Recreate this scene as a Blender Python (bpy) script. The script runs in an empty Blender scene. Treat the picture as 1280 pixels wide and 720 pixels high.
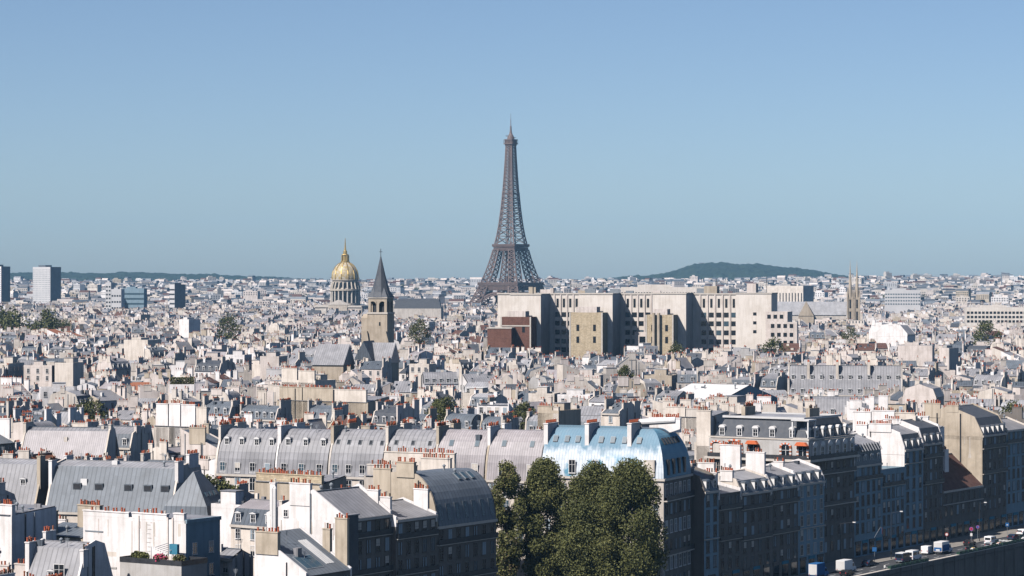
import bpy, math, random
import numpy as np
from mathutils import Vector, Matrix, noise as mnoise

# ------------------------------------------------------------------ camera, world, sun, exposure
sc = bpy.context.scene
CAMZ, F, HOR = 66.0, 3393.0, 350.0          # eye height, focal length in photo pixels, horizon row
cd = bpy.data.cameras.new("camera"); cam = bpy.data.objects.new("camera", cd); sc.collection.objects.link(cam)
cd.sensor_width = 36; cd.lens = 36*F/1280; cd.clip_start = 1; cd.clip_end = 60000
cd.shift_y = -(360-HOR)/1280
cam.location = (0, 0, CAMZ); cam.rotation_euler = (math.radians(90), 0, 0)
sc.camera = cam

SUN_EL, SUN_AZ = math.radians(47), math.radians(46)      # light travels towards +x +y: az measured from +y to +x
dirl = Vector((math.sin(SUN_AZ)*math.cos(SUN_EL), math.cos(SUN_AZ)*math.cos(SUN_EL), -math.sin(SUN_EL)))
sd = bpy.data.lights.new("sun", 'SUN'); sd.energy = 5.0; sd.angle = math.radians(0.5); sd.color = (1.0, 0.945, 0.895)
so = bpy.data.objects.new("sun", sd); sc.collection.objects.link(so)
so.rotation_euler = dirl.to_track_quat('-Z', 'Y').to_euler()

world = bpy.data.worlds.new("World"); sc.world = world; world.use_nodes = True
nt = world.node_tree; nt.nodes.clear()
wo = nt.nodes.new("ShaderNodeOutputWorld"); bg = nt.nodes.new("ShaderNodeBackground"); sky = nt.nodes.new("ShaderNodeTexSky")
sky.sky_type = 'NISHITA'; sky.sun_disc = False; sky.sun_elevation = SUN_EL
sky.sun_rotation = math.radians(180) + SUN_AZ
sky.altitude = 100; sky.air_density = 0.64; sky.dust_density = 0.65; sky.ozone_density = 3.2
bg.inputs[1].default_value = 0.080
nt.links.new(sky.outputs[0], bg.inputs[0]); nt.links.new(bg.outputs[0], wo.inputs[0])

sc.view_settings.view_transform = 'Standard'; sc.view_settings.look = 'None'
sc.view_settings.exposure = 0.4; sc.view_settings.gamma = 1
sc.render.engine = 'CYCLES'
sc.cycles.max_bounces = 2; sc.cycles.diffuse_bounces = 0; sc.cycles.glossy_bounces = 1; sc.cycles.volume_bounces = 0
sc.cycles.transparent_max_bounces = 4
sc.cycles.use_denoising = True
try: sc.cycles.denoiser = 'OPENIMAGEDENOISE'
except Exception: pass
sc.cycles.sample_clamp_indirect = 4

C = sc.collection.objects
R = random.Random(11)
rad = math.radians

# ------------------------------------------------------------------ materials
MATS = []; MI = {}
def reg(name, m): MI[name] = len(MATS); MATS.append(m); return m
def newmat(name, col, rough=0.8, spec=0.3):
    m = bpy.data.materials.new(name); m.use_nodes = True
    b = m.node_tree.nodes["Principled BSDF"]
    b.inputs["Base Color"].default_value = (*col, 1); b.inputs["Roughness"].default_value = rough
    b.inputs["Specular IOR Level"].default_value = spec
    return m, m.node_tree, b
def N(nt, t, **kw):
    n = nt.nodes.new(t)
    for k, v in kw.items(): setattr(n, k, v)
    return n
def mathn(nt, op, a, b=None, c=None):
    n = N(nt, "ShaderNodeMath", operation=op)
    for i, x in enumerate((a, b, c)):
        if x is None: continue
        if isinstance(x, (int, float)): n.inputs[i].default_value = x
        else: nt.links.new(x, n.inputs[i])
    return n.outputs[0]
def mixc(nt, fac, a, b, mode='MIX'):
    n = N(nt, "ShaderNodeMix", data_type='RGBA', blend_type=mode)
    for i, x in ((0, fac), (6, a), (7, b)):
        if isinstance(x, (int, float)): n.inputs[i].default_value = x
        elif isinstance(x, tuple): n.inputs[i].default_value = (*x, 1)
        else: nt.links.new(x, n.inputs[i])
    return n.outputs[2]
def noise(nt, vec, scale, detail=3.0, rough=0.6):
    n = N(nt, "ShaderNodeTexNoise"); n.inputs["Scale"].default_value = scale; n.inputs["Detail"].default_value = detail
    n.inputs["Roughness"].default_value = rough
    nt.links.new(vec, n.inputs["Vector"]); return n.outputs[0]
def ramp(nt, v, lo, hi):
    n = N(nt, "ShaderNodeMapRange"); nt.links.new(v, n.inputs[0]); n.inputs[1].default_value = lo; n.inputs[2].default_value = hi
    return n.outputs[0]
def scaled(nt, vec, s):
    n = N(nt, "ShaderNodeVectorMath", operation='MULTIPLY'); nt.links.new(vec, n.inputs[0]); n.inputs[1].default_value = s
    return n.outputs[0]

def wall_mat(name, col, dirt=0.55, brick=False):
    m, nt, b = newmat(name, col, 0.9, 0.15)
    uv = N(nt, "ShaderNodeUVMap").outputs[0]; ob = N(nt, "ShaderNodeTexCoord").outputs["Object"]
    big = ramp(nt, noise(nt, ob, 0.16, 6, .7), 0.44, 0.66)
    st = ramp(nt, noise(nt, scaled(nt, uv, (0.9, 0.07, 1)), 1.0, 5), 0.46, 0.68)
    d = tuple(c*dirt*k for c, k in zip(col, (1.0, 0.96, 0.9)))
    c1 = mixc(nt, mathn(nt, 'MULTIPLY', big, 0.5), col, d)
    c2 = mixc(nt, mathn(nt, 'MULTIPLY', st, 0.55), c1, d)
    if brick:
        bt = N(nt, "ShaderNodeTexBrick"); nt.links.new(uv, bt.inputs["Vector"])
        bt.inputs["Scale"].default_value = 1.0; bt.inputs["Brick Width"].default_value = 0.9; bt.inputs["Row Height"].default_value = 0.4
        bt.inputs["Mortar Size"].default_value = 0.03
        bt.inputs["Color1"].default_value = (1, 1, 1, 1); bt.inputs["Color2"].default_value = (.72, .72, .72, 1); bt.inputs["Mortar"].default_value = (.6, .6, .6, 1)
        c2 = mixc(nt, 1.0, c2, bt.outputs[0], 'MULTIPLY')
    nt.links.new(c2, b.inputs["Base Color"])
    return reg(name, m)
def zinc_mat(name, col, pitch=1.05, rough=0.5, var=0.3):
    m, nt, b = newmat(name, col, rough, 0.35)
    uv = N(nt, "ShaderNodeUVMap").outputs[0]; ob = N(nt, "ShaderNodeTexCoord").outputs["Object"]
    sx = N(nt, "ShaderNodeSeparateXYZ"); nt.links.new(uv, sx.inputs[0])
    u = mathn(nt, 'DIVIDE', sx.outputs[0], pitch)
    fr = mathn(nt, 'FRACT', u)
    seam = mathn(nt, 'LESS_THAN', fr, 0.2)
    wn = N(nt, "ShaderNodeTexWhiteNoise", noise_dimensions='2D')
    cb = N(nt, "ShaderNodeCombineXYZ"); nt.links.new(mathn(nt, 'FLOOR', u), cb.inputs[0]); nt.links.new(mathn(nt, 'FLOOR', mathn(nt, 'DIVIDE', sx.outputs[1], 2.3)), cb.inputs[1])
    nt.links.new(cb.outputs[0], wn.inputs[0])
    big = ramp(nt, noise(nt, ob, 0.25, 5), 0.3, 0.75)
    dk = tuple(c*0.62 for c in col); lt = tuple(min(1, c*1.25) for c in col)
    c1 = mixc(nt, big, lt, tuple(c*(1-var) for c in col))
    c1 = mixc(nt, mathn(nt, 'MULTIPLY', wn.outputs[0], 0.35), c1, dk)
    c1 = mixc(nt, mathn(nt, 'MULTIPLY', seam, 0.6), c1, tuple(c*0.45 for c in col))
    nt.links.new(c1, b.inputs["Base Color"])
    bp = N(nt, "ShaderNodeBump"); bp.inputs["Strength"].default_value = 0.5; bp.inputs["Distance"].default_value = 0.06
    nt.links.new(seam, bp.inputs["Height"]); nt.links.new(bp.outputs[0], b.inputs["Normal"])
    return reg(name, m)
def noisy_mat(name, col, col2, scale=0.5, rough=0.85, spec=0.25):
    m, nt, b = newmat(name, col, rough, spec)
    ob = N(nt, "ShaderNodeTexCoord").outputs["Object"]
    nt.links.new(mixc(nt, ramp(nt, noise(nt, ob, scale, 5), 0.35, 0.7), col, col2), b.inputs["Base Color"])
    return reg(name, m)

wall_mat("white_plaster", (.80, .76, .74), .6)
wall_mat("cream_plaster", (.69, .615, .54), .55)
wall_mat("pale_stone", (.58, .525, .47), .55)
wall_mat("tan_plaster", (.49, .415, .325), .5)
wall_mat("grey_plaster", (.47, .45, .43), .62)
wall_mat("pink_stone", (.67, .59, .54), .55)
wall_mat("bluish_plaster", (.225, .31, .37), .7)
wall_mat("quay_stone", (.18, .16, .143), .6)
wall_mat("dome_stone", (.50, .44, .37), .6)
wall_mat("ashlar", (.72, .655, .59), .72)
wall_mat("church_stone", (.44, .37, .29), .55)
wall_mat("tan_brick", (.60, .49, .34), .7, True)
wall_mat("red_brick", (.20, .10, .075), .65, True)
zinc_mat("zinc", (.255, .25, .26))
zinc_mat("pale_zinc", (.33, .325, .335))
zinc_mat("blue_zinc", (.13, .148, .17))
zinc_mat("dark_zinc", (.09, .105, .125))
zinc_mat("mauve_zinc", (.33, .30, .305), .55)
noisy_mat("slate", (.055, .062, .075), (.085, .09, .10), .8, .6)
noisy_mat("brown_tile", (.085, .042, .033), (.13, .07, .055), .6)
noisy_mat("red_tile", (.33, .13, .07), (.24, .10, .06), .6)
noisy_mat("terracotta", (.46, .115, .05), (.34, .085, .045), 1.5)
noisy_mat("white_roof", (.60, .585, .57), (.5, .49, .48), .3)
noisy_mat("stone_trim", (.55, .50, .44), (.45, .40, .35), .6)
noisy_mat("white_frame", (.72, .70, .68), (.62, .6, .58), 1)
noisy_mat("dark_metal", (.03, .032, .036), (.05, .05, .055), 1, .5)
noisy_mat("grey_metal", (.25, .27, .29), (.18, .2, .22), 1, .45)
noisy_mat("shutter", (.30, .36, .40), (.24, .29, .33), 1)
noisy_mat("asphalt", (.045, .047, .052), (.065, .066, .07), .3, .9)
noisy_mat("pavement", (.26, .235, .205), (.19, .175, .155), .4, .9)
noisy_mat("kerb_stone", (.34, .32, .29), (.26, .25, .23), .7, .9)
noisy_mat("line_paint", (.75, .74, .72), (.6, .6, .58), 1)
noisy_mat("court", (.12, .11, .10), (.08, .078, .075), .1, .9)
noisy_mat("bark", (.10, .075, .055), (.06, .048, .038), 1)
noisy_mat("leaf_dark", (.060, .066, .021), (.078, .084, .026), .4, .7)
noisy_mat("leaf_mid", (.085, .090, .028), (.105, .108, .034), .4, .7)
noisy_mat("leaf_light", (.115, .118, .038), (.14, .135, .045), .4, .7)
noisy_mat("leaf_brown", (.13, .10, .05), (.10, .075, .04), .4, .7)
noisy_mat("iron_brown", (.175, .125, .11), (.135, .10, .09), .05, .6)
noisy_mat("lead", (.30, .27, .23), (.22, .21, .19), .3, .5)
noisy_mat("green_box", (.02, .05, .035), (.03, .065, .045), 1, .5)
noisy_mat("van_white", (.78, .78, .78), (.7, .7, .7), 1, .35, .5)
noisy_mat("van_blue", (.02, .16, .42), (.02, .14, .36), 1, .35, .5)
noisy_mat("van_dark", (.02, .035, .07), (.018, .03, .06), 1, .3, .5)
noisy_mat("car_black", (.018, .018, .02), (.022, .022, .025), 1, .25, .5)
noisy_mat("car_orange", (.7, .17, .03), (.62, .14, .03), 1, .3, .5)
noisy_mat("rubber", (.02, .02, .02), (.03, .03, .03), 1)
noisy_mat("red_paint", (.36, .03, .03), (.3, .03, .03), 1)
noisy_mat("blue_paint", (.02, .11, .28), (.02, .09, .24), 1)
noisy_mat("purple_paint", (.35, .1, .36), (.3, .08, .3), 1)
noisy_mat("yellow_cloth", (.62, .40, .05), (.55, .34, .05), 1)
noisy_mat("blue_cloth", (.03, .12, .5), (.03, .1, .42), 1)
noisy_mat("awning_teal", (.05, .2, .28), (.04, .16, .24), 1)
noisy_mat("orange_awning", (.62, .16, .06), (.55, .13, .05), 1)
noisy_mat("pink_flower", (.6, .1, .2), (.5, .06, .12), 3)
noisy_mat("skin", (.55, .36, .27), (.5, .33, .25), 1)
noisy_mat("cloth_dark", (.05, .05, .06), (.08, .08, .09), 2)
noisy_mat("cloth_white", (.65, .64, .62), (.6, .6, .58), 2)
noisy_mat("tower_concrete", (.58, .56, .55), (.48, .47, .47), .05)
m, nt, b = newmat("glass", (.012, .015, .02), .12, .5); reg("glass", m)
m, nt, b = newmat("sky_glass", (.05, .085, .11), .15, .5); reg("sky_glass", m)
m, nt, b = newmat("gold", (.47, .33, .12), .5, .5); b.inputs["Metallic"].default_value = .75; reg("gold", m)
# gilded lead of the dome: gold trophies between lead fields
m, nt, b = newmat("gilded_lead", (.6, .42, .2), .45)
ob = N(nt, "ShaderNodeTexCoord").outputs["Object"]
nt.links.new(mixc(nt, ramp(nt, noise(nt, ob, .35, 4), .42, .6), (.40, .30, .13), (.47, .42, .35)), b.inputs["Base Color"]); reg("gilded_lead", m)
# blue painted tarpaulin roof: blue above, cloudy white band, blue patches low down
m, nt, b = newmat("painted_blue", (.1, .3, .5), .8, .12)
tc = N(nt, "ShaderNodeTexCoord").outputs["Object"]; sx = N(nt, "ShaderNodeSeparateXYZ"); nt.links.new(tc, sx.inputs[0])
uvn = N(nt, "ShaderNodeUVMap").outputs[0]
nz = noise(nt, scaled(nt, tc, (1, 1, .6)), .45, 6, .65)
zz = mathn(nt, 'ADD', sx.outputs[2], mathn(nt, 'MULTIPLY', nz, 5.5))
band = ramp(nt, zz, 34.6, 32.6)
low = ramp(nt, noise(nt, tc, .22, 4), .55, .63)
lowm = mathn(nt, 'MULTIPLY', low, ramp(nt, sx.outputs[2], 30.5, 28.5))
seam = mathn(nt, 'LESS_THAN', mathn(nt, 'FRACT', mathn(nt, 'DIVIDE', sx.outputs[0], .65)), .12)
c1 = mixc(nt, nz, (.21, .31, .37), (.105, .20, .28))
c2 = mixc(nt, band, c1, (.62, .66, .69))
c3 = mixc(nt, lowm, c2, (.10, .30, .42))
xr = ramp(nt, sx.outputs[0], 12.7, 13.0)
c4 = mixc(nt, mathn(nt, 'MULTIPLY', xr, .0), c3, (.04, .2, .42))
wnp = N(nt, "ShaderNodeTexWhiteNoise", noise_dimensions='2D'); cbp = N(nt, "ShaderNodeCombineXYZ")
nt.links.new(mathn(nt, 'FLOOR', mathn(nt, 'DIVIDE', sx.outputs[0], .65)), cbp.inputs[0]); nt.links.new(mathn(nt, 'FLOOR', mathn(nt, 'DIVIDE', sx.outputs[2], 1.1)), cbp.inputs[1])
nt.links.new(cbp.outputs[0], wnp.inputs[0])
c4 = mixc(nt, mathn(nt, 'MULTIPLY', wnp.outputs[0], .30), c4, (.20, .26, .31))
c5 = mixc(nt, mathn(nt, 'MULTIPLY', seam, .55), c4, (.10, .16, .22))
nt.links.new(c5, b.inputs["Base Color"]); reg("painted_blue", m)
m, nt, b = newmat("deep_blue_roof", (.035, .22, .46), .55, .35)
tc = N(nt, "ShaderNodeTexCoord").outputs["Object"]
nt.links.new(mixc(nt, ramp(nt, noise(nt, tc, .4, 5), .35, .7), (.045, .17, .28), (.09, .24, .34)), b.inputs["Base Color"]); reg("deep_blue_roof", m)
# wooded hill and terrain
noisy_mat("forest", (.010, .022, .013), (.028, .044, .024), .02, .9)
noisy_mat("terrain", (.16, .15, .13), (.09, .10, .07), .004, .95)

# ------------------------------------------------------------------ mesh builder
class MB:
    __slots__ = ("v", "f", "m")
    def __init__(s): s.v = []; s.f = []; s.m = []
    def poly(s, pts, m):
        i = len(s.v); s.v.extend(pts); s.f.append(tuple(range(i, i+len(pts)))); s.m.append(m)
    def box(s, x0, x1, y0, y1, z0, z1, m, top=None, bot=True):
        i = len(s.v)
        s.v += [(x0,y0,z0),(x1,y0,z0),(x1,y1,z0),(x0,y1,z0),(x0,y0,z1),(x1,y0,z1),(x1,y1,z1),(x0,y1,z1)]
        fs = [(0,1,5,4),(1,2,6,5),(2,3,7,6),(3,0,4,7),(4,5,6,7)]
        ms = [m]*4+[m if top is None else top]
        if bot: fs.append((3,2,1,0)); ms.append(m)
        for f in fs: s.f.append(tuple(i+k for k in f))
        s.m += ms
    def prism(s, prof, x0, x1, m, cap=None):       # closed (y,z) polygon extruded along x
        n = len(prof); i = len(s.v)
        s.v += [(x0, y, z) for y, z in prof]+[(x1, y, z) for y, z in prof]
        for k in range(n):
            j = (k+1) % n
            s.f.append((i+k, i+j, i+n+j, i+n+k)); s.m.append(m)
        c = m if cap is None else cap
        s.f.append(tuple(i+k for k in range(n))); s.m.append(c)
        s.f.append(tuple(i+n+k for k in reversed(range(n)))); s.m.append(c)
    def prismy(s, prof, y0, y1, m, cap=None):      # closed (x,z) polygon extruded along y
        n = len(prof); i = len(s.v)
        s.v += [(x, y0, z) for x, z in prof]+[(x, y1, z) for x, z in prof]
        for k in range(n):
            j = (k+1) % n
            s.f.append((i+k, i+j, i+n+j, i+n+k)); s.m.append(m)
        c = m if cap is None else cap
        s.f.append(tuple(i+k for k in range(n))); s.m.append(c)
        s.f.append(tuple(i+n+k for k in reversed(range(n)))); s.m.append(c)
    def beam(s, a, b, w, m, w2=None):
        a = Vector(a); b = Vector(b); d = (b-a)
        if d.length < 1e-6: return
        d.normalize(); up = Vector((0,0,1)) if abs(d.z) < .95 else Vector((1,0,0))
        e = d.cross(up).normalized(); g = d.cross(e)
        w2 = w if w2 is None else w2
        i = len(s.v)
        for p, q in ((a, w/2), (b, w2/2)):
            for sx, sy in ((-1,-1),(1,-1),(1,1),(-1,1)):
                s.v.append(tuple(p+e*sx*q+g*sy*q))
        for f in ((0,1,5,4),(1,2,6,5),(2,3,7,6),(3,0,4,7),(4,5,6,7),(3,2,1,0)):
            s.f.append(tuple(i+k for k in f)); s.m.append(m)
    def lathe(s, prof, n, m, cx=0, cy=0, a0=0.0, cap=True):
        i = len(s.v)
        for r, z in prof:
            for k in range(n):
                a = a0+2*math.pi*k/n
                s.v.append((cx+r*math.cos(a), cy+r*math.sin(a), z))
        for j in range(len(prof)-1):
            for k in range(n):
                l = (k+1) % n
                s.f.append((i+j*n+k, i+j*n+l, i+(j+1)*n+l, i+(j+1)*n+k)); s.m.append(m)
        if cap:
            s.f.append(tuple(i+(len(prof)-1)*n+k for k in range(n))); s.m.append(m)
    def add(s, o, M=None):
        i = len(s.v)
        if M is None: s.v += o.v
        else:
            r = M; 
            s.v += [(r[0][0]*x+r[0][1]*y+r[0][2]*z+r[0][3], r[1][0]*x+r[1][1]*y+r[1][2]*z+r[1][3], r[2][0]*x+r[2][1]*y+r[2][2]*z+r[2][3]) for x, y, z in o.v]
        s.f += [tuple(k+i for k in f) for f in o.f]; s.m += o.m
    def mesh(s, name):
        me = bpy.data.meshes.new(name)
        me.from_pydata(s.v, [], s.f)
        used = sorted(set(s.m)); mp = {k: j for j, k in enumerate(used)}
        for k in used: me.materials.append(MATS[k])
        if len(used) > 1: me.polygons.foreach_set("material_index", np.array([mp[k] for k in s.m], dtype=np.int32))
        nf = len(s.f)
        if nf:
            co = np.array(s.v, dtype=np.float64)
            tot = np.fromiter((len(f) for f in s.f), dtype=np.int64, count=nf)
            st = np.concatenate(([0], np.cumsum(tot)[:-1]))
            li = np.fromiter((k for f in s.f for k in f), dtype=np.int64)
            p0, p1, p2 = co[li[st]], co[li[st+1]], co[li[st+2]]
            nn = np.cross(p1-p0, p2-p0); L = np.linalg.norm(nn, axis=1); L[L < 1e-12] = 1; nn /= L[:, None]
            t = np.stack((-nn[:, 1], nn[:, 0], np.zeros(nf)), 1); tl = np.linalg.norm(t, axis=1); flat = tl < .12
            t[flat] = (1, 0, 0); tl[flat] = 1; t /= tl[:, None]
            bb = np.cross(nn, t)
            fi = np.repeat(np.arange(nf), tot); P = co[li]
            uv = np.stack(((P*t[fi]).sum(1), (P*bb[fi]).sum(1)), 1)
            lay = me.uv_layers.new(name="UVMap"); lay.data.foreach_set("uv", uv.astype(np.float32).ravel())
        return me
    def build(s, name, parent=None, smooth=False):
        me = s.mesh(name)
        if smooth: me.shade_smooth()
        o = bpy.data.objects.new(name, me); C.link(o)
        if parent is not None: o.parent = parent
        return o

def tag(o, label, cat, group=None):
    o["label"] = label; o["category"] = cat
    if group: o["group"] = group
    return o
def empty(name, loc=(0,0,0), rz=0.0):
    o = bpy.data.objects.new(name, None); o.empty_display_size = 1; C.link(o)
    o.location = loc; o.rotation_euler = (0, 0, rz); return o
def struct(mb, name, **k):
    o = mb.build(name, **k); o["kind"] = "structure"; return o
def inst(name, mesh, parent, loc, rz=0.0, rx=0.0, scale=None):
    o = bpy.data.objects.new(name, mesh); C.link(o); o.parent = parent
    o.location = loc; o.rotation_euler = (rx, 0, rz)
    if scale: o.scale = scale
    return o
def px2x(px, Y): return (px-640)/F*Y
def pz(py, Y): return CAMZ-(py-HOR)/F*Y
def proj(x, y, z): return (640+F*x/y, HOR+F*(CAMZ-z)/y)
G = MI

# ------------------------------------------------------------------ shared small meshes (front faces local -y)
def window_mb(w=1.1, h=1.9, frame="white_frame", arch=False, shutters=False, rail=False, look=0):
    b = MB(); t = .11; fr = G[frame]
    b.box(-w/2-t, -w/2, -.1, .0, -t, h+t, fr); b.box(w/2, w/2+t, -.1, .0, -t, h+t, fr)
    b.box(-w/2, w/2, -.1, .0, h, h+t, fr); b.box(-w/2-t*1.5, w/2+t*1.5, -.18, .0, -t-.08, -.02, fr)
    b.box(-.035, .035, -.07, -.035, 0, h, fr); b.box(-w/2, w/2, -.07, -.035, h*.62, h*.62+.05, fr)
    b.poly([(-w/2, -.03, 0), (w/2, -.03, 0), (w/2, -.03, h), (-w/2, -.03, h)], G["sky_glass" if look == 2 else "glass"])
    if look == 1:
        for s in (-1, 1): b.box(min(s*w*.2, s*w*.48), max(s*w*.2, s*w*.48), -.034, -.031, .05, h-.05, G["shutter"])
    if look == 3: b.box(-w/2, w/2, -.06, -.031, h*.45, h, G["stone_trim"])
    if look == 4:
        for s in (-1, 1): b.box(min(s*.03, s*w/2), max(s*.03, s*w/2), -.1, -.08, 0, h, G["shutter"])
    if shutters:
        for s in (-1, 1):
            x0 = s*(w/2+t+.02); x1 = s*(w/2+t+w*.46)
            b.box(min(x0, x1), max(x0, x1), -.09, -.01, -.02, h+.02, G["shutter"])
    if rail:
        b.box(-w/2-.1, w/2+.1, -.34, -.28, .0, .95, G["dark_metal"]); b.box(-w/2-.15, w/2+.15, -.36, 0, -.16, 0, fr)
    return b
def dormer_mb(roofm, w=1.35, h=1.75, depth=2.0, arch=False, cheek="white_frame"):
    b = MB(); ck = G[cheek]; rf = G[roofm]
    b.box(-w/2, -w/2+.16, 0, depth, -.3, h, ck); b.box(w/2-.16, w/2, 0, depth, -.3, h, ck)
    b.box(-w/2+.16, w/2-.16, 0, .15, -.3, .05, ck); b.box(-w/2+.16, w/2-.16, 0, .15, h-.2, h, ck)
    if arch:
        pts = [(-w/2-.12, h)]+[(-(w/2+.12)*math.cos(a), h+.65*math.sin(a)) for a in [math.pi*k/8 for k in range(1, 8)]]+[(w/2+.12, h)]
        b.prismy(pts, -.14, depth, rf, G["white_frame"])
    else:
        b.prismy([(-w/2-.15, h), (w/2+.15, h), (w/2+.1, h+.12), (0, h+.34), (-w/2-.1, h+.12)], -.15, depth, rf, G["white_frame"])
    return b
def pane_mb(w=1.0, h=1.45):
    b = MB(); b.poly([(-w/2, .1, .06), (w/2, .1, .06), (w/2, .1, h), (-w/2, .1, h)], G["glass"])
    b.box(-.035, .035, .06, .09, .06, h, G["white_frame"]); b.box(-w/2, w/2, .06, .09, h*.55, h*.55+.06, G["white_frame"])
    return b
def skylight_mb(w=.85, h=1.15, glass="glass"):
    b = MB()
    b.box(-w/2, w/2, -h/2, h/2, -.1, .10, G["grey_metal"], bot=False)
    b.box(-w/2+.07, w/2-.07, -h/2+.07, h/2-.07, .06, .13, G[glass], bot=False)
    return b
def pot_mb():
    b = MB(); b.lathe([(.17, 0), (.14, .5), (.18, .52), (.18, .62), (.1, .63)], 7, G["terracotta"]); return b
def pot_low_mb(n=4, sp=.42):
    b = MB()
    for k in range(n): y = (k-(n-1)/2)*sp; b.box(-.13, .13, y-.12, y+.12, 0, .55, G["terracotta"], bot=False)
    return b
LIB = {}
def lib(key, fn):
    if key not in LIB:
        mb = fn(); LIB[key] = (mb, mb.mesh(key[0] if isinstance(key, tuple) else key))
    return LIB[key]
POT = lib("chimney_pot", pot_mb)
def pot_alt(mat, tall):
    def f():
        b = MB(); b.lathe([(.15, 0), (.13, .45*tall), (.17, .47*tall), (.15, .6*tall), (.06, .61*tall)], 7, G[mat]); return b
    return f
for k_, (m_, t_) in enumerate((("bark", 1.1), ("cream_plaster", .9), ("red_tile", 1.25))): lib("chimney_pot_%d" % k_, pot_alt(m_, t_))
POTS = ["chimney_pot"]*5+["chimney_pot_0", "chimney_pot_1", "chimney_pot_2", "chimney_pot_2"]

# ------------------------------------------------------------------ generic Paris building
class ObjSink:
    """Parts become objects under a root Empty."""
    near = True
    def __init__(s, root, pots=True): s.root = root; s.pots = pots
    def part(s, name, mb, parent=None, smooth=False): return mb.build(name, parent or s.root, smooth)
    def inst(s, name, key, loc, rz=0, rx=0, parent=None, scale=None):
        return inst(name, LIB[key][1], parent or s.root, loc, rz, rx, scale)
class MeshSink:
    """Everything joins one big mesh (the mass of far roofs)."""
    near = False; pots = False
    def __init__(s, mb, M): s.mb = mb; s.M = M
    def part(s, name, mb, parent=None, smooth=False): s.mb.add(mb, s.M)
    def inst(s, name, key, loc, rz=0, rx=0, parent=None, scale=None):
        M = s.M @ Matrix.Translation(loc) @ Matrix.Rotation(rz, 4, 'Z') @ Matrix.Rotation(rx, 4, 'X')
        if scale: M = M @ Matrix.Diagonal((*scale, 1))
        s.mb.add(LIB[key][0], M)

def prof_at(pr, y):
    for (y0, z0), (y1, z1) in zip(pr, pr[1:]):
        if y0 <= y <= y1 and y1 > y0: return z0+(z1-z0)*(y-y0)/(y1-y0)
    return pr[0][1]
def prof_y(pr, z):
    for (y0, z0), (y1, z1) in zip(pr, pr[1:]):
        if z0 <= z <= z1 and z1 > z0: return y0+(y1-y0)*(z-z0)/(z1-z0)
    return pr[0][0]
def profile(style, d, h, rng, sp):
    a = d/2
    if style == "mansard":
        r1 = sp.get("rise", rng.uniform(2.8, 3.6)); ins = sp.get("inset", 1.2); r2 = sp.get("rise2", (a-ins)*math.tan(rad(rng.uniform(14, 24))))
        return [(-a, h), (-a+ins, h+r1), (0, h+r1+r2), (a-ins, h+r1), (a, h)]
    if style == "double_mansard":
        r1 = sp.get("rise", 3); r2 = sp.get("rise2", 3); 
        return [(-a, h), (-a+1.9, h+r1), (-a+2.5, h+r1+.15), (-a+5.2, h+r1+r2), (0, h+r1+r2+.5), (a-2, h+r1+r2), (a, h)]
    if style == "gable":
        r = a*math.tan(rad(sp.get("pitch", rng.uniform(26, 44)))); return [(-a, h), (0, h+r), (a, h)]
    if style == "offset":
        k = rng.uniform(-.35, .35)*d; r = sp.get("rise", rng.uniform(3, 5.5)); return [(-a, h), (k, h+r), (a, h)]
    if style == "shed":
        r = sp.get("rise", d*math.tan(rad(rng.uniform(12, 24)))); 
        if sp.get("back"): return [(-a, h+r), (-a+.01, h+r), (a, h)]
        return [(-a, h), (a-.01, h+r), (a, h+r)]
    if style == "curved":
        Ry = sp.get("ry", 5.0); Rz = sp.get("rz", 5.5)
        pts = [(-a+Ry*(1-math.cos(t)), h+Rz*math.sin(t)) for t in [math.pi/2*k/9 for k in range(9)]]
        pts += [(-a+Ry, h+Rz), (a-3.0, h+Rz-.4), (a, h)]
        return pts
    return [(-a, h), (a, h)]     # flat

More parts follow.
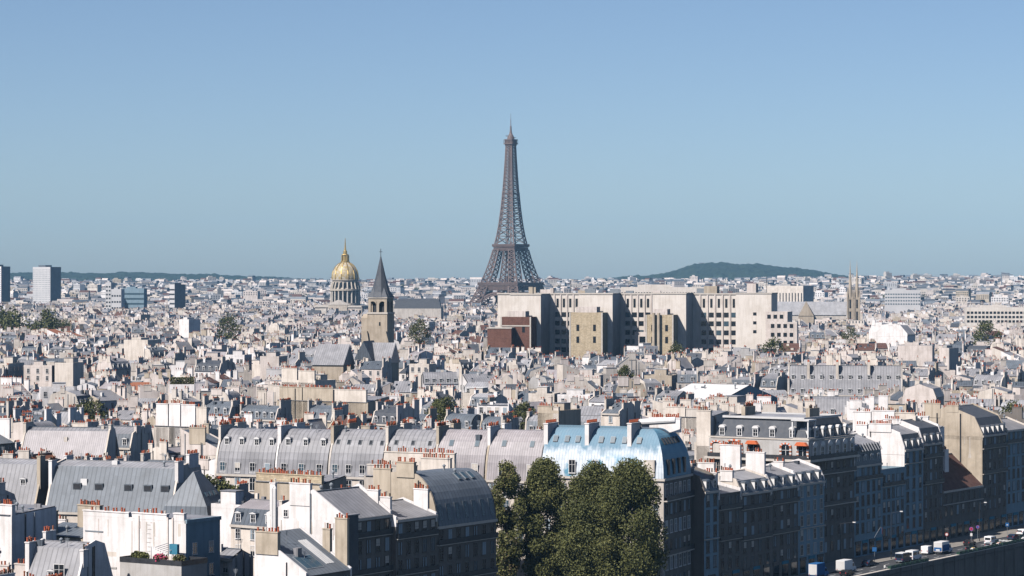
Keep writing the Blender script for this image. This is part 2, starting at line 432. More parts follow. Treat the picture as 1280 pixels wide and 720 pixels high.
def building(sink, rng, sp):
    w, d, h, style = sp["w"], sp["d"], sp["h"], sp["style"]
    wm, rm = G[sp["wall"]], G[sp["roof"]]
    pr = profile(style, d, h, rng, sp); a = d/2; x0, x1 = -w/2, w/2
    ridge = max(z for _, z in pr)
    vis = sp.get("vis", (1, 1, 0, 0))        # front, left(-x), right(+x), back seen from the camera
    near = sink.near
    # walls
    b = MB()
    b.poly([(x0, -a, 0), (x1, -a, 0), (x1, -a, pr[0][1]), (x0, -a, pr[0][1])], wm)
    b.poly([(x1, a, 0), (x0, a, 0), (x0, a, pr[-1][1]), (x1, a, pr[-1][1])], wm)
    side = [(-a, 0)]+pr+[(a, 0)]
    sm = G[sp.get("sidewall", sp["wall"])]
    b.poly([(x0, y, z) for y, z in side], sm); b.poly([(x1, y, z) for y, z in reversed(side)], sm)
    sink.part("wall", b)
    if near and style not in ("flat", "shed"):
        c = MB(); c.box(x0+.02, x1-.02, -a-.35, -a+.1, pr[0][1]-.45, pr[0][1]+.05, G["stone_trim"]); sink.part("cornice", c)
    # roof
    r = MB(); t = .14
    if style == "flat":
        r.box(x0+.3, x1-.3, -a+.3, a-.3, h-.1, h+.05, rm)
        pw = wm
        r.box(x0-.02, x1+.02, -a-.02, -a+.3, h-.1, h+.75, pw); r.box(x0-.02, x1+.02, a-.3, a+.02, h-.1, h+.75, pw)
        r.box(x0-.02, x0+.3, -a+.3, a-.3, h-.1, h+.72, pw); r.box(x1-.3, x1+.02, -a+.3, a-.3, h-.1, h+.72, pw)
        sink.part("roof", r)
        bw = min(w*.5, rng.uniform(3, 8)); bd = min(d*.5, rng.uniform(3, 6)); bx = rng.uniform(-w/2+bw/2+.6, w/2-bw/2-.6); bz = rng.uniform(2.2, 3.2)
        q = MB(); q.box(bx-bw/2, bx+bw/2, -bd/2, bd/2, h+.05, h+bz, wm, rm); q.box(bx-bw/2-.15, bx+bw/2+.15, -bd/2-.15, bd/2+.15, h+bz, h+bz+.15, rm)
        sink.part("roof_hut", q)
    else:
        ov = .25
        top = [(y, z+t) for y, z in pr]
        top[0] = (top[0][0]-ov, top[0][1]-.05); top[-1] = (top[-1][0]+ov, top[-1][1]-.05)
        bot = [(pr[0][0]-ov, pr[0][1]+.02)]+[(y, z+.01) for y, z in pr[1:-1]]+[(pr[-1][0]+ov, pr[-1][1]+.02)]
        poly = top+bot[::-1]
        e0 = sp.get("end0", .33); e1 = sp.get("end1", .33)
        lo = G[sp["lowroof"]] if "lowroof" in sp else rm
        n = len(pr)
        for k in range(n-1):
            mm = lo if (k == 0 or (k == n-2)) and n > 3 and style == "mansard" else rm
            p = [top[k], top[k+1], bot[k+1], bot[k]]
            r.prism([p[0], p[1], p[2], p[3]], x0+e0, x1-e1, mm)
        if near and style in ("mansard", "gable", "offset", "double_mansard"):
            ry = max(pr, key=lambda q: q[1]); r.box(x0+e0, x1-e1, ry[0]-.22, ry[0]+.22, ry[1]+t-.04, ry[1]+t+.1, G["zinc"] if sp["roof"] != "zinc" else G["blue_zinc"])
        sink.part("roof", r, smooth=False)
    # party walls and chimney stacks
    nch = 0
    if style != "flat":
        for sgn in (-1, 1):
            if sp.get("party", 3) & (1 if sgn < 0 else 2) == 0: continue
            up = rng.uniform(.35, .75)
            pw = G[sp.get("partym", sp["wall"])]
            xa, xb = (x0-.05, x0+.36) if sgn < 0 else (x1-.36, x1+.05)
            pt = [(y, z+up) for y, z in pr]
            q = MB(); q.prism([(-a-.06, h-1.2), (-a-.06, pt[0][1])]+pt[1:-1]+[(a+.06, pt[-1][1]), (a+.06, h-1.2)], xa, xb, pw)
            sink.part("party_wall", q)
            stacks = sp.get("stacks")
            if stacks is None:
                k = rng.choice((1, 1, 2, 2, 3)); stacks_s = []
                for i in range(k):
                    L = rng.uniform(1.4, min(5.5, d/k*.75)); yc = -a+d*(i+.5)/k+rng.uniform(-.8, .8)
                    yc = max(-a+L/2+.2, min(a-L/2-.2, yc))
                    stacks_s.append((yc, L, max(prof_at(pr, yc)+1.4, ridge+rng.uniform(.3, 2.2)) if rng.random() < .75 else prof_at(pr, yc)+rng.uniform(1.5, 2.5)))
            else: stacks_s = stacks[0] if sgn < 0 else stacks[1]
            cm = G[sp.get("chim", sp["wall"])]
            for yc, L, zt in stacks_s:
                zb = min(prof_at(pr, max(-a, yc-L/2)), prof_at(pr, min(a, yc+L/2)))-.2
                th = rng.uniform(.55, .85); xc = (xa+xb)/2; nch += 1
                q = MB(); q.box(xc-th/2, xc+th/2, yc-L/2, yc+L/2, zb, zt-.2, cm, bot=False)
                q.box(xc-th/2-.09, xc+th/2+.09, yc-L/2-.09, yc+L/2+.09, zt-.2, zt, cm)
                ch = sink.part("chimney", q)
                np_ = max(2, int(L/rng.uniform(.42, .6)))
                if sink.near and sink.pots:
                    for i in range(np_):
                        if rng.random() < .1: continue
                        s = rng.uniform(.8, 1.45)
                        sink.inst("chimney_pot", rng.choice(POTS), (xc+rng.uniform(-.08, .08), yc+(i-(np_-1)/2)*(L-.4)/max(1, np_-1), zt), parent=ch, scale=(1.1, 1.1, s))
                else:
                    p = MB()
                    for i in range(np_):
                        y = yc+(i-(np_-1)/2)*(L-.4)/max(1, np_-1); hh = rng.uniform(.4, .8)
                        if near or i % 2 == 0: p.box(xc-.13, xc+.13, y-.12, y+.12, zt, zt+hh, G[rng.choice(("terracotta", "terracotta", "terracotta", "red_tile", "bark", "cream_plaster"))], bot=False)
                    sink.part("chimney_pot_row", p, ch)
    # dormers / skylights
    nd = 0
    if style in ("mansard", "double_mansard", "curved") and vis[0] and sp.get("dormers", 1):
        key = ("dormer", sp.get("lowroof", sp["roof"]), sp.get("arch", False))
        lib(key, lambda: dormer_mb(key[1], arch=key[2])); lib("window_pane", pane_mb)
        n = sp.get("nd", max(1, int((w-1.6)/rng.uniform(2.5, 3.2))))
        for i in range(n):
            x = x0+w*(i+.5)/n
            z = h+.55; y = min(-a+.35, prof_y(pr, z-.3)-.12)
            dd = sink.inst("dormer", key, (x, y, z)); nd += 1
            sink.inst("window", "window_pane", (x, y, z) if not near else (0, 0, 0), parent=dd)
        if style == "double_mansard":
            for i in range(n):
                x = x0+w*(i+.5)/n; z = h+sp.get("rise", 3)+.45; y = prof_y(pr, z-.3)-.15
                dd = sink.inst("dormer", key, (x, y, z), scale=(.9, .9, .9)); sink.inst("window", "window_pane", (0, 0, 0) if near else (x, y, z), parent=dd)
    if style in ("gable", "offset", "shed") and vis[0] and not sp.get("back") and sp.get("sky", rng.random() < .6):
        (y0, z0), (y1, z1) = pr[0], pr[1]; ang = math.atan2(z1-z0, y1-y0)
        n = rng.randint(1, max(1, int(w/4))); lib("skylight", skylight_mb)
        for i in range(n):
            f = rng.uniform(.35, .7)
            sink.inst("skylight", "skylight", (x0+w*(i+.5)/n+rng.uniform(-.5, .5), y0+(y1-y0)*f, z0+(z1-z0)*f+t), rx=ang)
    # windows on the seen facades
    fl = sp.get("floors", 2); fh = sp.get("fh", 3.1); wk = sp.get("win", ("window", 1.1, 1.8, "white_frame", False, False))
    looks = [wk+(k,) for k in range(5)]
    for lk in looks: lib(lk, lambda: window_mb(*wk[1:4], shutters=wk[4] and lk[6] != 4, rail=wk[5], look=lk[6]))
    pick = lambda: looks[rng.choice((0, 0, 0, 1, 2, 3, 4))] if near else looks[0]
    if vis[0] and fl:
        n = sp.get("nw", max(1, int((w-1)/rng.uniform(2.3, 3.4))))
        for j in range(fl):
            z = pr[0][1]-.75-wk[2]-j*fh
            if z < 3: break
            for i in range(n):
                if not sp.get("full") and rng.random() < .12: continue
                sink.inst("window", pick(), (x0+w*(i+.5)/n, -a-.01, z))
    for k, sx in ((1, -1), (2, 1)):
        if vis[k] and sp.get("sidewin", rng.random() < .45):
            n = sp.get("nsw", rng.randint(1, 3))
            xw = sx*(w/2+.01)
            for j in range(rng.randint(1, 2)):
                for i in range(n):
                    if rng.random() < .3: continue
                    y = rng.uniform(-a+1.2, a-1.2) if not sp.get("full") else -a+d*(i+.5)/n
                    z = h-3.0-j*3.1
                    sink.inst("window", pick(), (xw+(.06 if False else 0)*sx, y, z-.2), rz=-math.pi/2 if sx < 0 else math.pi/2)
        if vis[k] and style != "flat" and sp.get("pipes", True) and (near or rng.random() < .4):
            q = MB()
            for i in range(sp.get("npipes", rng.randint(1, 3))):
                y = rng.uniform(-a+.8, a-.8); zt = prof_at(pr, y)-.2
                xw = sx*(w/2+.12)
                q.box(xw-.11, xw+.11, y-.09, y+.09, 0, zt, G["grey_metal"] if rng.random() < .35 else G["dark_metal"], bot=False)
            sink.part("drainpipe", q)
    # hatches, low walls and terraces on the roof
    for i in range(rng.randint(0, 2) if near else rng.randint(1, 3)):
        x = rng.uniform(x0+.9, x1-.9); y = rng.uniform(-a*.8, a*.6); z = prof_at(pr, y) if style != "flat" else h
        q = MB(); cw = rng.uniform(.5, 1.6); cd_ = rng.uniform(.4, 1.2); cm_ = G[rng.choice(("white_plaster", "cream_plaster", "zinc", "dark_zinc", "white_frame", "slate"))]
        q.box(x-cw/2, x+cw/2, y-cd_/2, y+cd_/2, z-.8, z+rng.uniform(.6, 1.7), cm_, bot=False); sink.part("roof_hatch", q)
    # aerials and vents
    if near:
        for i in range(rng.randint(1, 4)):
            x = rng.uniform(x0+1, x1-1); y = rng.uniform(-a*.5, a*.5); z = prof_at(pr, y) if style != "flat" else h
            q = MB(); hh = rng.uniform(1.5, 3.2)
            if rng.random() < .5:
                q.beam((x, y, z-.1), (x, y, z+hh), .07, G["grey_metal"])
                for k in range(4): q.beam((x-.5+.06*k, y, z+hh-.12-.2*k), (x+.5-.06*k, y, z+hh-.12-.2*k), .05, G["grey_metal"])
                sink.part("aerial", q)
            else:
                q.lathe([(.2, z-.2), (.2, z+hh*.4), (.34, z+hh*.4), (.34, z+hh*.5), (.1, z+hh*.6)], 8, G["grey_metal"], x, y); sink.part("vent", q)
    return nch, nd, ridge

# ------------------------------------------------------------------ helpers for placing
OCC = set()
def mark(cx, cy, rz, w, d, grow=1.0):
    ca, sa = math.cos(rz), math.sin(rz)
    nx = int((w/2+grow)/1.5)+1; ny = int((d/2+grow)/1.5)+1
    for i in range(-nx, nx+1):
        for j in range(-ny, ny+1):
            x = i/nx*(w/2+grow); y = j/ny*(d/2+grow)
            OCC.add((int((cx+ca*x-sa*y)//2), int((cy+sa*x+ca*y)//2)))
def taken(cx, cy, rz, w, d):
    ca, sa = math.cos(rz), math.sin(rz)
    for i in range(-4, 5):
        for j in range(-4, 5):
            x = i/4*w/2; y = j/4*d/2
            if (int((cx+ca*x-sa*y)//2), int((cy+sa*x+ca*y)//2)) in OCC: return True
    return False
def seen_faces(cx, cy, rz):
    ca, sa = math.cos(rz), math.sin(rz)
    lx = ca*(-cx)+sa*(-cy); ly = -sa*(-cx)+ca*(-cy); L = math.hypot(lx, ly)
    lx /= L; ly /= L
    return (1 if ly < -.05 else 0, 1 if lx < -.05 else 0, 1 if lx > .05 else 0, 1 if ly > .05 else 0)
LAND = []     # landmarks for labels: (phrase, px, py)
def hero(name, label, cat, start, rz, sp, group=None, pots=True, grow=1.0, land=None, rng=None):
    """start: the front-left ground corner; local x runs along the front."""
    ca, sa = math.cos(rz), math.sin(rz); w, d = sp["w"], sp["d"]
    cx = start[0]+ca*w/2-sa*d/2; cy = start[1]+sa*w/2+ca*d/2
    root = empty(name, (cx, cy, 0), rz); tag(root, label, cat, group)
    sp.setdefault("vis", seen_faces(cx, cy, rz))
    n = building(ObjSink(root, pots), rng or R, sp)
    mark(cx, cy, rz, w, d, grow)
    if land: LAND.append((land, *proj(cx, cy, n[2])))
    return root
U = Vector((math.sin(rad(33)), math.cos(rad(33)), 0)); V = Vector((U.y, -U.x, 0))
RU, RV = rad(57), rad(-33)                  # front facing V (quay side) / front facing -U (towards the tower)
Q0 = Vector((71, 617, 0)); Q1 = Q0-V*6; F0 = Vector((-3, 518, 0)); C0 = Vector((31, 555, 0))

# ------------------------------------------------------------------ ground, quay, terrain
def xq(Y): return 84+(Y-607)*.6494          # river side of the parapet
g = MB()
ys = [100, 1300]
g.poly([(-900, 100, 0), (xq(100), 100, 0), (xq(1300), 1300, 0), (-900, 1300, 0)], G["court"])
struct(g, "ground")
g = MB(); pw = [Q0+V*16.0+U*s for s in (-300, 500)]
g.poly([tuple(pw[0]+Vector((0,0,-7))), tuple(pw[0]+V*160+Vector((0,0,-7))), tuple(pw[1]+V*160+Vector((0,0,-7))), tuple(pw[1]+Vector((0,0,-7)))], G["asphalt"])
struct(g, "river_quay")
def strip(name, a0, a1, z, mat, s0=-300, s1=420, off=Q0):
    b = MB(); p = [off+V*a0+U*s0, off+V*a1+U*s0, off+V*a1+U*s1, off+V*a0+U*s1]
    b.poly([(q.x, q.y, z) for q in p], G[mat]); return b
struct(strip("road", 3.2, 12.6, .004, "asphalt"), "road")
def kerbed(name, a0, a1, side):
    b = strip(name, a0, a1, .13, "pavement")
    a = a1 if side > 0 else a0
    p = [Q0+V*(a-.15)+U*-300, Q0+V*(a+.15)+U*-300, Q0+V*(a+.15)+U*420, Q0+V*(a-.15)+U*420]
    i = len(b.v); b.v += [(q.x, q.y, z) for z in (0, .14) for q in p]
    for f in ((0,1,5,4),(1,2,6,5),(2,3,7,6),(3,0,4,7),(4,5,6,7)): b.f.append(tuple(i+k for k in f)); b.m.append(G["kerb_stone"])
    struct(b, name)
kerbed("pavement", -6.5, 3.2, 1); kerbed("pavement", 12.6, 15.4, -1)
b = MB()
for s in range(-150, 300, 7):
    for a in (6.3, 9.4):
        p = [Q0+V*(a-.07)+U*s, Q0+V*(a+.07)+U*s, Q0+V*(a+.07)+U*(s+3), Q0+V*(a-.07)+U*(s+3)]
        b.poly([(q.x, q.y, .009) for q in p], G["line_paint"])
for k in range(9):
    a = 3.7+k*1.0; p = [Q0+V*a+U*86, Q0+V*(a+.5)+U*86, Q0+V*(a+.5)+U*90, Q0+V*a+U*90]
    b.poly([(q.x, q.y, .009) for q in p], G["line_paint"])
struct(b, "road_markings")
# retaining wall with parapet
b = MB(); s0, s1 = -300, 420
M = Matrix.Translation(Q0) @ Matrix.Rotation(RU, 4, 'Z')        # x along the quay, -y to the river
bb = MB(); bb.box(s0, s1, -16.0, -15.4, -7, 1.0, G["quay_stone"]); bb.box(s0, s1, -16.12, -15.28, 1.0, 1.16, G["stone_trim"])
for k in range(int((s1-s0)/6)): bb.box(s0+k*6, s0+k*6+.5, -16.18, -16.0, -7, .98, G["quay_stone"])
o = bb.build("embankment_wall"); o.matrix_world = M
tag(o, "long stone parapet wall along the river side of the quay road", "wall")
for s in range(-300, 430, 3):                 # keep fillers off the quay
    p = Q0+U*s
    for a in range(-6, 60, 2): q = p+V*a; OCC.add((int(q.x//2), int(q.y//2)))
    
def sstep(t): t = max(0., min(1., t)); return t*t*(3-2*t)
def ground_z(x, y):
    z = 40*sstep((y-4300)/3800)
    z += 8*sstep((x/y-.06)/.08)*sstep((y-4300)/1500)
    return z
hp = [(-.01, 0), (.025, 6), (.028, 26), (.040, 36), (.050, 42), (.056, 50), (.062, 68), (.067, 84), (.074, 88), (.09, 80), (.098, 71), (.106, 60), (.115, 48), (.122, 36), (.13, 20), (.15, 7), (.17, 0)]
hl = [(-.25, 52), (-.19, 54), (-.165, 54), (-.15, 53), (-.13, 52), (-.11, 46), (-.095, 38), (-.08, 30), (-.065, 24), (-.04, 22), (-.015, 20), (.01, 0)]
def lerp(tab, x):
    if x <= tab[0][0]: return tab[0][1]
    for (a, p), (b2, q) in zip(tab, tab[1:]):
        if x <= b2: return p+(q-p)*(x-a)/(b2-a)
    return tab[-1][1]
b = MB()                                       # terrain sheet out to the hills
xs = [i/40*.30 for i in range(-40, 41)]; yy = [1300, 2500, 3600, 4300]+[4300+i*250 for i in range(1, 33)]+[12500]
for y in yy:
    for x in xs: b.v.append((x*max(y, 3000), y, ground_z(x*y, y)-.02))
n = len(xs)
for j in range(len(yy)-1):
    for i in range(n-1): b.f.append((j*n+i, j*n+i+1, (j+1)*n+i+1, (j+1)*n+i)); b.m.append(G["terrain"])
struct(b, "terrain", smooth=True)
def hill(name, tab, Y0, Y1, t0, t1, nx, ny, bump):
    b = MB()
    for j in range(ny+1):
        f = j/ny; y = Y0+(Y1-Y0)*f
        for i in range(nx+1):
            t = t0+(t1-t0)*i/nx; x = t*y
            p = Vector((x*.006, y*.006, 0)); q = Vector((x*.02, y*.02, 3))
            hh = lerp(tab, t)*math.sin(math.pi*min(1, f*1.0)**.8)**.8 if 0 < f < 1 else 0
            z = ground_z(x, y)-3+hh + (mnoise.noise(p)*bump+abs(mnoise.noise(q))*bump*.9+mnoise.noise(q*3.1)*bump*.55)*min(1, hh/12)
            b.v.append((x, y, z))
    for j in range(ny):
        for i in range(nx): b.f.append((j*(nx+1)+i, j*(nx+1)+i+1, (j+1)*(nx+1)+i+1, (j+1)*(nx+1)+i)); b.m.append(G["forest"])
    struct(b, name)
hill("wooded_hill", hp, 9300, 11200, -.01, .17, 520, 40, 9)
hill("wooded_ridge", hl, 9600, 11800, -.25, .01, 640, 40, 8)

# ------------------------------------------------------------------ air
b = MB(); b.box(-4200, 4200, -200, 12700, -9, 345, 0); hz = b.build("haze"); hz.data.materials.clear()
hm = bpy.data.materials.new("air"); hm.use_nodes = True; ht = hm.node_tree; ht.nodes.clear()
hout = ht.nodes.new("ShaderNodeOutputMaterial"); hv = ht.nodes.new("ShaderNodeVolumePrincipled")
hv.inputs["Color"].default_value = (.29, .57, .86, 1); hv.inputs["Density"].default_value = 0.000034; hv.inputs["Anisotropy"].default_value = -0.22
ht.links.new(hv.outputs[0], hout.inputs["Volume"]); hz.data.materials.append(hm); hz["kind"] = "stuff"
hz.display_type = 'WIRE'

# ------------------------------------------------------------------ hero buildings in front
def pots_row(parent, x0, x1, y, z, step=.5, skip=.12, rng=R):
    n = max(2, int((x1-x0)/step))
    for i in range(n):
        if rng.random() < skip: continue
        inst("chimney_pot", LIB[rng.choice(POTS)][1], parent, (x0+(x1-x0)*(i+.5)/n, y+rng.uniform(-.06, .06), z), scale=(1.1, 1.1, rng.uniform(.8, 1.5)))
def chimney_wall(root, x0, x1, y, z0, z1, mat, th=.7, step=.5, skip=.15):
    q = MB(); q.box(x0, x1, y-th/2, y+th/2, z0, z1-.22, G[mat], bot=False); q.box(x0-.1, x1+.1, y-th/2-.1, y+th/2+.1, z1-.22, z1, G[mat])
    o = q.build("chimney", root); pots_row(o, x0+.3, x1-.3, y, z1, step, skip); return o
def strip_pipes(root, xs, y, z0, z1, mat="dark_metal", r=.1):
    for x in xs:
        q = MB(); q.box(x-r, x+r, y-.14, y-.003, z0, z1, G[mat]); q.build("drainpipe", root)
WRNG = random.Random(8)
def fwin(root, key, pts, rz=0.0, name="window", scale=None):
    ks = [key+(k,) for k in range(5)]
    for lk in ks: lib(lk, lambda: window_mb(*key[1:4], shutters=key[4] and lk[6] != 4, rail=key[5], look=lk[6]))
    for p in pts: inst(name, LIB[ks[WRNG.choice((0, 0, 0, 1, 2, 3, 4))]][1], root, p, rz, scale=scale)
WN = ("window", 1.1, 1.9, "white_frame", False, False)
WS = ("window", 1.15, 2.35, "quay_stone", False, False)
WR = ("window", 1.1, 2.2, "stone_trim", False, False)
WT = ("window", 1.3, 2.6, "white_frame", False, False)
WSM = ("window", .8, 1.1, "white_frame", False, False)

def hip_roof(root, w, d, lv, mats, sides=(1, 1, 1, 1), name="roof"):
    """lv: (inset, z) levels; sides: share of the inset taken by front, left, right, back; mats for front, left, right, back, top."""
    b = MB(); x = w/2; a = d/2
    def ring(k):
        i, z = lv[k]; return (-x+i*sides[1], x-i*sides[2], -a+i*sides[0], a-i*sides[3], z)
    for k in range(len(lv)-1):
        l0, r0, f0, b0, z0 = ring(k); l1, r1, f1, b1, z1 = ring(k+1)
        b.poly([(l0, f0, z0), (r0, f0, z0), (r1, f1, z1), (l1, f1, z1)], mats[0])
        b.poly([(l0, b0, z0), (l0, f0, z0), (l1, f1, z1), (l1, b1, z1)], mats[1])
        b.poly([(r0, f0, z0), (r0, b0, z0), (r1, b1, z1), (r1, f1, z1)], mats[2])
        b.poly([(r0, b0, z0), (l0, b0, z0), (l1, b1, z1), (r1, b1, z1)], mats[3])
    l, r, f, bb, z = ring(len(lv)-1)
    b.poly([(l, f, z), (r, f, z), (r, bb, z), (l, bb, z)], mats[4])
    return b.build(name, root)
def walls_box(root, w, d, h, mat, name="wall"):
    b = MB(); b.box(-w/2, w/2, -d/2, d/2, 0, h, G[mat]); return b.build(name, root)
def ring_band(root, w, d, z, hgt, out, mat, name="cornice"):
    b = MB(); x, a = w/2+out, d/2+out; i = .05
    b.box(-x, x, -a, -d/2+i, z, z+hgt, G[mat]); b.box(-x, x, d/2-i, a, z, z+hgt, G[mat])
    b.box(-x, -w/2+i, -d/2+i, d/2-i, z, z+hgt, G[mat]); b.box(w/2-i, x, -d/2+i, d/2-i, z, z+hgt, G[mat])
    return b.build(name, root)
def rooted(name, label, cat, start, rz, w, d, group=None, land=None, top=20, grow=1.0):
    ca, sa = math.cos(rz), math.sin(rz); cx = start[0]+ca*w/2-sa*d/2; cy = start[1]+sa*w/2+ca*d/2
    root = empty(name, (cx, cy, 0), rz); tag(root, label, cat, group); mark(cx, cy, rz, w, d, grow)
    if land: LAND.append((land, *proj(cx, cy, top)))
    return root

# --- the long terrace of curved zinc roofs ending in the blue and white painted roof
RD = rad(-23); XD = Vector((math.cos(RD), math.sin(RD), 0))
GT = "curved zinc roofed buildings of one long terrace"
w, d, h = 27.0, 17.0, 25.2
r = rooted("apartment_building", "corner building under a curved roof painted sky blue and cloudy white, plane trees in front", "building", C0-XD*w, RD, w, d, land="the blue painted roof", top=34)
walls_box(r, w, d, h, "pale_stone")
q = MB(); q.box(w/2-.2, w/2+.04, -d/2+.6, d/2, 0, h-.36, G["quay_stone"]); q.build("shade_toned_side", r)  # darker skin over the right side; its shade is put into the colour
lv = [(6.6*(1-math.cos(t)), h+.12+9.8*math.sin(t)) for t in [math.pi/2*k/12 for k in range(13)]]
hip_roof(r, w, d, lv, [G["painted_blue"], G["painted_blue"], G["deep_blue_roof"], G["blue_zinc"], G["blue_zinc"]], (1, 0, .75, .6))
ring_band(r, w, d, h-.35, .45, .35, "stone_trim")
b = MB(); b.box(-13.4, 6, -1.7, -1.2, h+9.5, h+10.3, G["painted_blue"]); b.build("roof_ridge", r)
for px_ in (-11.8, -6.6, -1.4): fwin(r, WT, [(px_, -d/2-.12, h+.9)])
lib(("window", "beige"), lambda: window_mb(1.9, 2.9)); 
q = MB(); q.box(9.2, 11.6, -d/2-.25, -d/2+1.2, h+.5, h+3.9, G["pale_stone"]); q.box(9.5, 11.3, -d/2-.29, -d/2-.252, h+.7, h+3.5, G["cream_plaster"]); q.build("blind_window", r)
lib("skylight", skylight_mb); lib("skylight_pale", lambda: skylight_mb(1.0, 1.45, "sky_glass"))
for x in (-11.2, -8.6, -6.2, -1.0, 1.6, 4.2, 7.4):
    t = rad(48); inst("skylight", LIB["skylight_pale"][1], r, (x, -d/2+6.6*(1-math.cos(t)), h+.15+10.2*math.sin(t)), rx=rad(60))
for i in range(6):
    t = rad(46); q = MB(); y = -d/2+4.2+i*1.75
    x = w/2-6.6*.75*(1-math.cos(t)); z = h+.2+10.2*math.sin(t)
    q.box(-.75, .75, -.38, .38, -.1, .16, G["dark_metal"]); o = q.build("skylight", r); o.location = (x, y, z); o.rotation_euler = (0, rad(58), 0)
for i in range(4):
    q = MB(); y = -d/2+3.0+i*3.3; q.box(w/2-.9, w/2+.12, y-.62, y+.62, h+.7, h+3.9, G["dark_metal"]); q.box(w/2+.1, w/2+.16, y-.5, y+.5, h+.9, h+3.6, G["glass"]); q.build("window", r)
for i in range(6):
    y = -d/2+1.6+i*2.75
    for j in range(6): fwin(r, WS if j % 2 else WT, [(w/2+.05, y, h-3.6-j*3.75)], math.pi/2, scale=(1, 1, .95))
for z in (h-4.6, h-15.8):
    q = MB(); q.box(w/2, w/2+.8, -d/2, d/2, z, z+.2, G["stone_trim"]); q.box(w/2+.74, w/2+.8, -d/2, d/2, z+.2, z+1.2, G["dark_metal"]); q.build("balcony", r)
for i in range(8):
    for j in range(6): fwin(r, WR, [(-12+i*3.4, -d/2-.01, h-3.6-j*3.75)])
for xa, zt in ((-13.2, 36.1), (-4.0, 36.3), (5.4, 36.5)):
    q = MB(); q.box(xa-.45, xa+.45, -d/2+1.6, -d/2+7.5, h+2, zt-.2, G["white_plaster"], bot=False); q.box(xa-.55, xa+.55, -d/2+1.5, -d/2+7.6, zt-.2, zt, G["white_plaster"])
    o = q.build("chimney", r)
    for k in range(9): inst("chimney_pot", POT[1], o, (xa, -d/2+2+k*.65, zt))
chimney_wall(r, 6.2, 13, 3.4, h+9, 37.3, "white_plaster", .8, .42, .05)
q = MB(); q.lathe([(.7, 0), (.7, 8.5)], 12, G["white_frame"]); o = q.build("ventilation_duct", r); o.location = (4.5, -1.2, h+11.1); o.rotation_euler = (0, rad(86), rad(12))
for k, (c, nm) in enumerate((("yellow_cloth", "awning"), ("yellow_cloth", "awning"), ("blue_cloth", "awning"))):
    q = MB(); x = -12+k*7; q.prism([(-d/2, 4.2), (-d/2-2.8, 3.1), (-d/2-2.8, 2.7), (-d/2, 3.8)], x, x+5.6, G[c]); q.build(nm, r)

terr = [(27.0, 39.8, "mauve_zinc", "pale mauve zinc curved roof with two tall windows, touching the blue painted roof", 2, True),
        (39.8, 51.7, "mauve_zinc", "pale mauve zinc curved roof, second from the blue painted roof in the terrace", 2, True),
        (51.7, 63.6, "zinc", "grey zinc curved roof with three small skylights, next to the mauve curved roofs", 3, False),
        (63.6, 76.7, "zinc", "grey zinc curved roof with five small skylights in a row", 5, False),
        (76.7, 89.6, "zinc", "grey zinc curved roof with three arched dormers, between two slab chimneys", 3, False),
        (89.6, 104.4, "zinc", "grey zinc curved roof with four arched dormers at the end of the terrace", 4, False)]
for k, (sa_, sb_, rm, lab, nwin, tall) in enumerate(terr):
    w = sb_-sa_; d = 15.5; h = 24.0-.1*k; rz_ = 10.2-.12*k
    sp = dict(w=w, d=d, h=h, style="curved", wall="cream_plaster", roof=rm, ry=6.2, rz=rz_, dormers=0, floors=4, fh=3.4, party=1 if k else 1, partym=("tan_plaster", "pale_stone", "cream_plaster", "pale_stone", "white_plaster", "cream_plaster")[k],
              chim=("white_plaster", "tan_plaster", "cream_plaster", "tan_plaster", "white_plaster", "cream_plaster")[k], stacks=([(-d/2+4.2, 5.2, h+rz_+1.0), (3.5, 4.0, h+rz_+1.2)], []), sidewin=False, win=WT, nw=max(2, int(w/3)), full=True)
    r = hero("apartment_building", lab, "building", C0-XD*sb_+XD.orthogonal()*0, RD, sp, GT, land="the curved zinc terrace" if k == 2 else None)
    a = -d/2
    if tall:
        n = 2
        for i in range(n): fwin(r, WT, [(-w/2+w*(i+.6)/n, a-.06, h+.8)])
    else:
        lib(("dormer", "pale_zinc", True), lambda: dormer_mb("pale_zinc", arch=True)); lib("window_pane", pane_mb)
        for i in range(nwin if nwin < 5 else 4): fwin(r, WT, [(-w/2+w*(i+.5)/(nwin if nwin < 5 else 4), a-.06, h+.5)], scale=(.9, 1, .8))
    for i in range(nwin):
        x = -w/2+w*(i+.55)/nwin; t = rad(47); yy_ = a+6.2*(1-math.cos(t)); z = h+.16+rz_*math.sin(t)
        if "arched" in lab:
            o = inst("dormer", LIB[("dormer", "pale_zinc", True)][1], r, (x, yy_-.5, z-.8), scale=(.85, .9, .75)); inst("window", LIB["window_pane"][1], o, (0, 0, 0))
        else: inst("skylight", LIB["skylight_pale" if tall else "skylight"][1], r, (x, yy_, z), rx=rad(60))

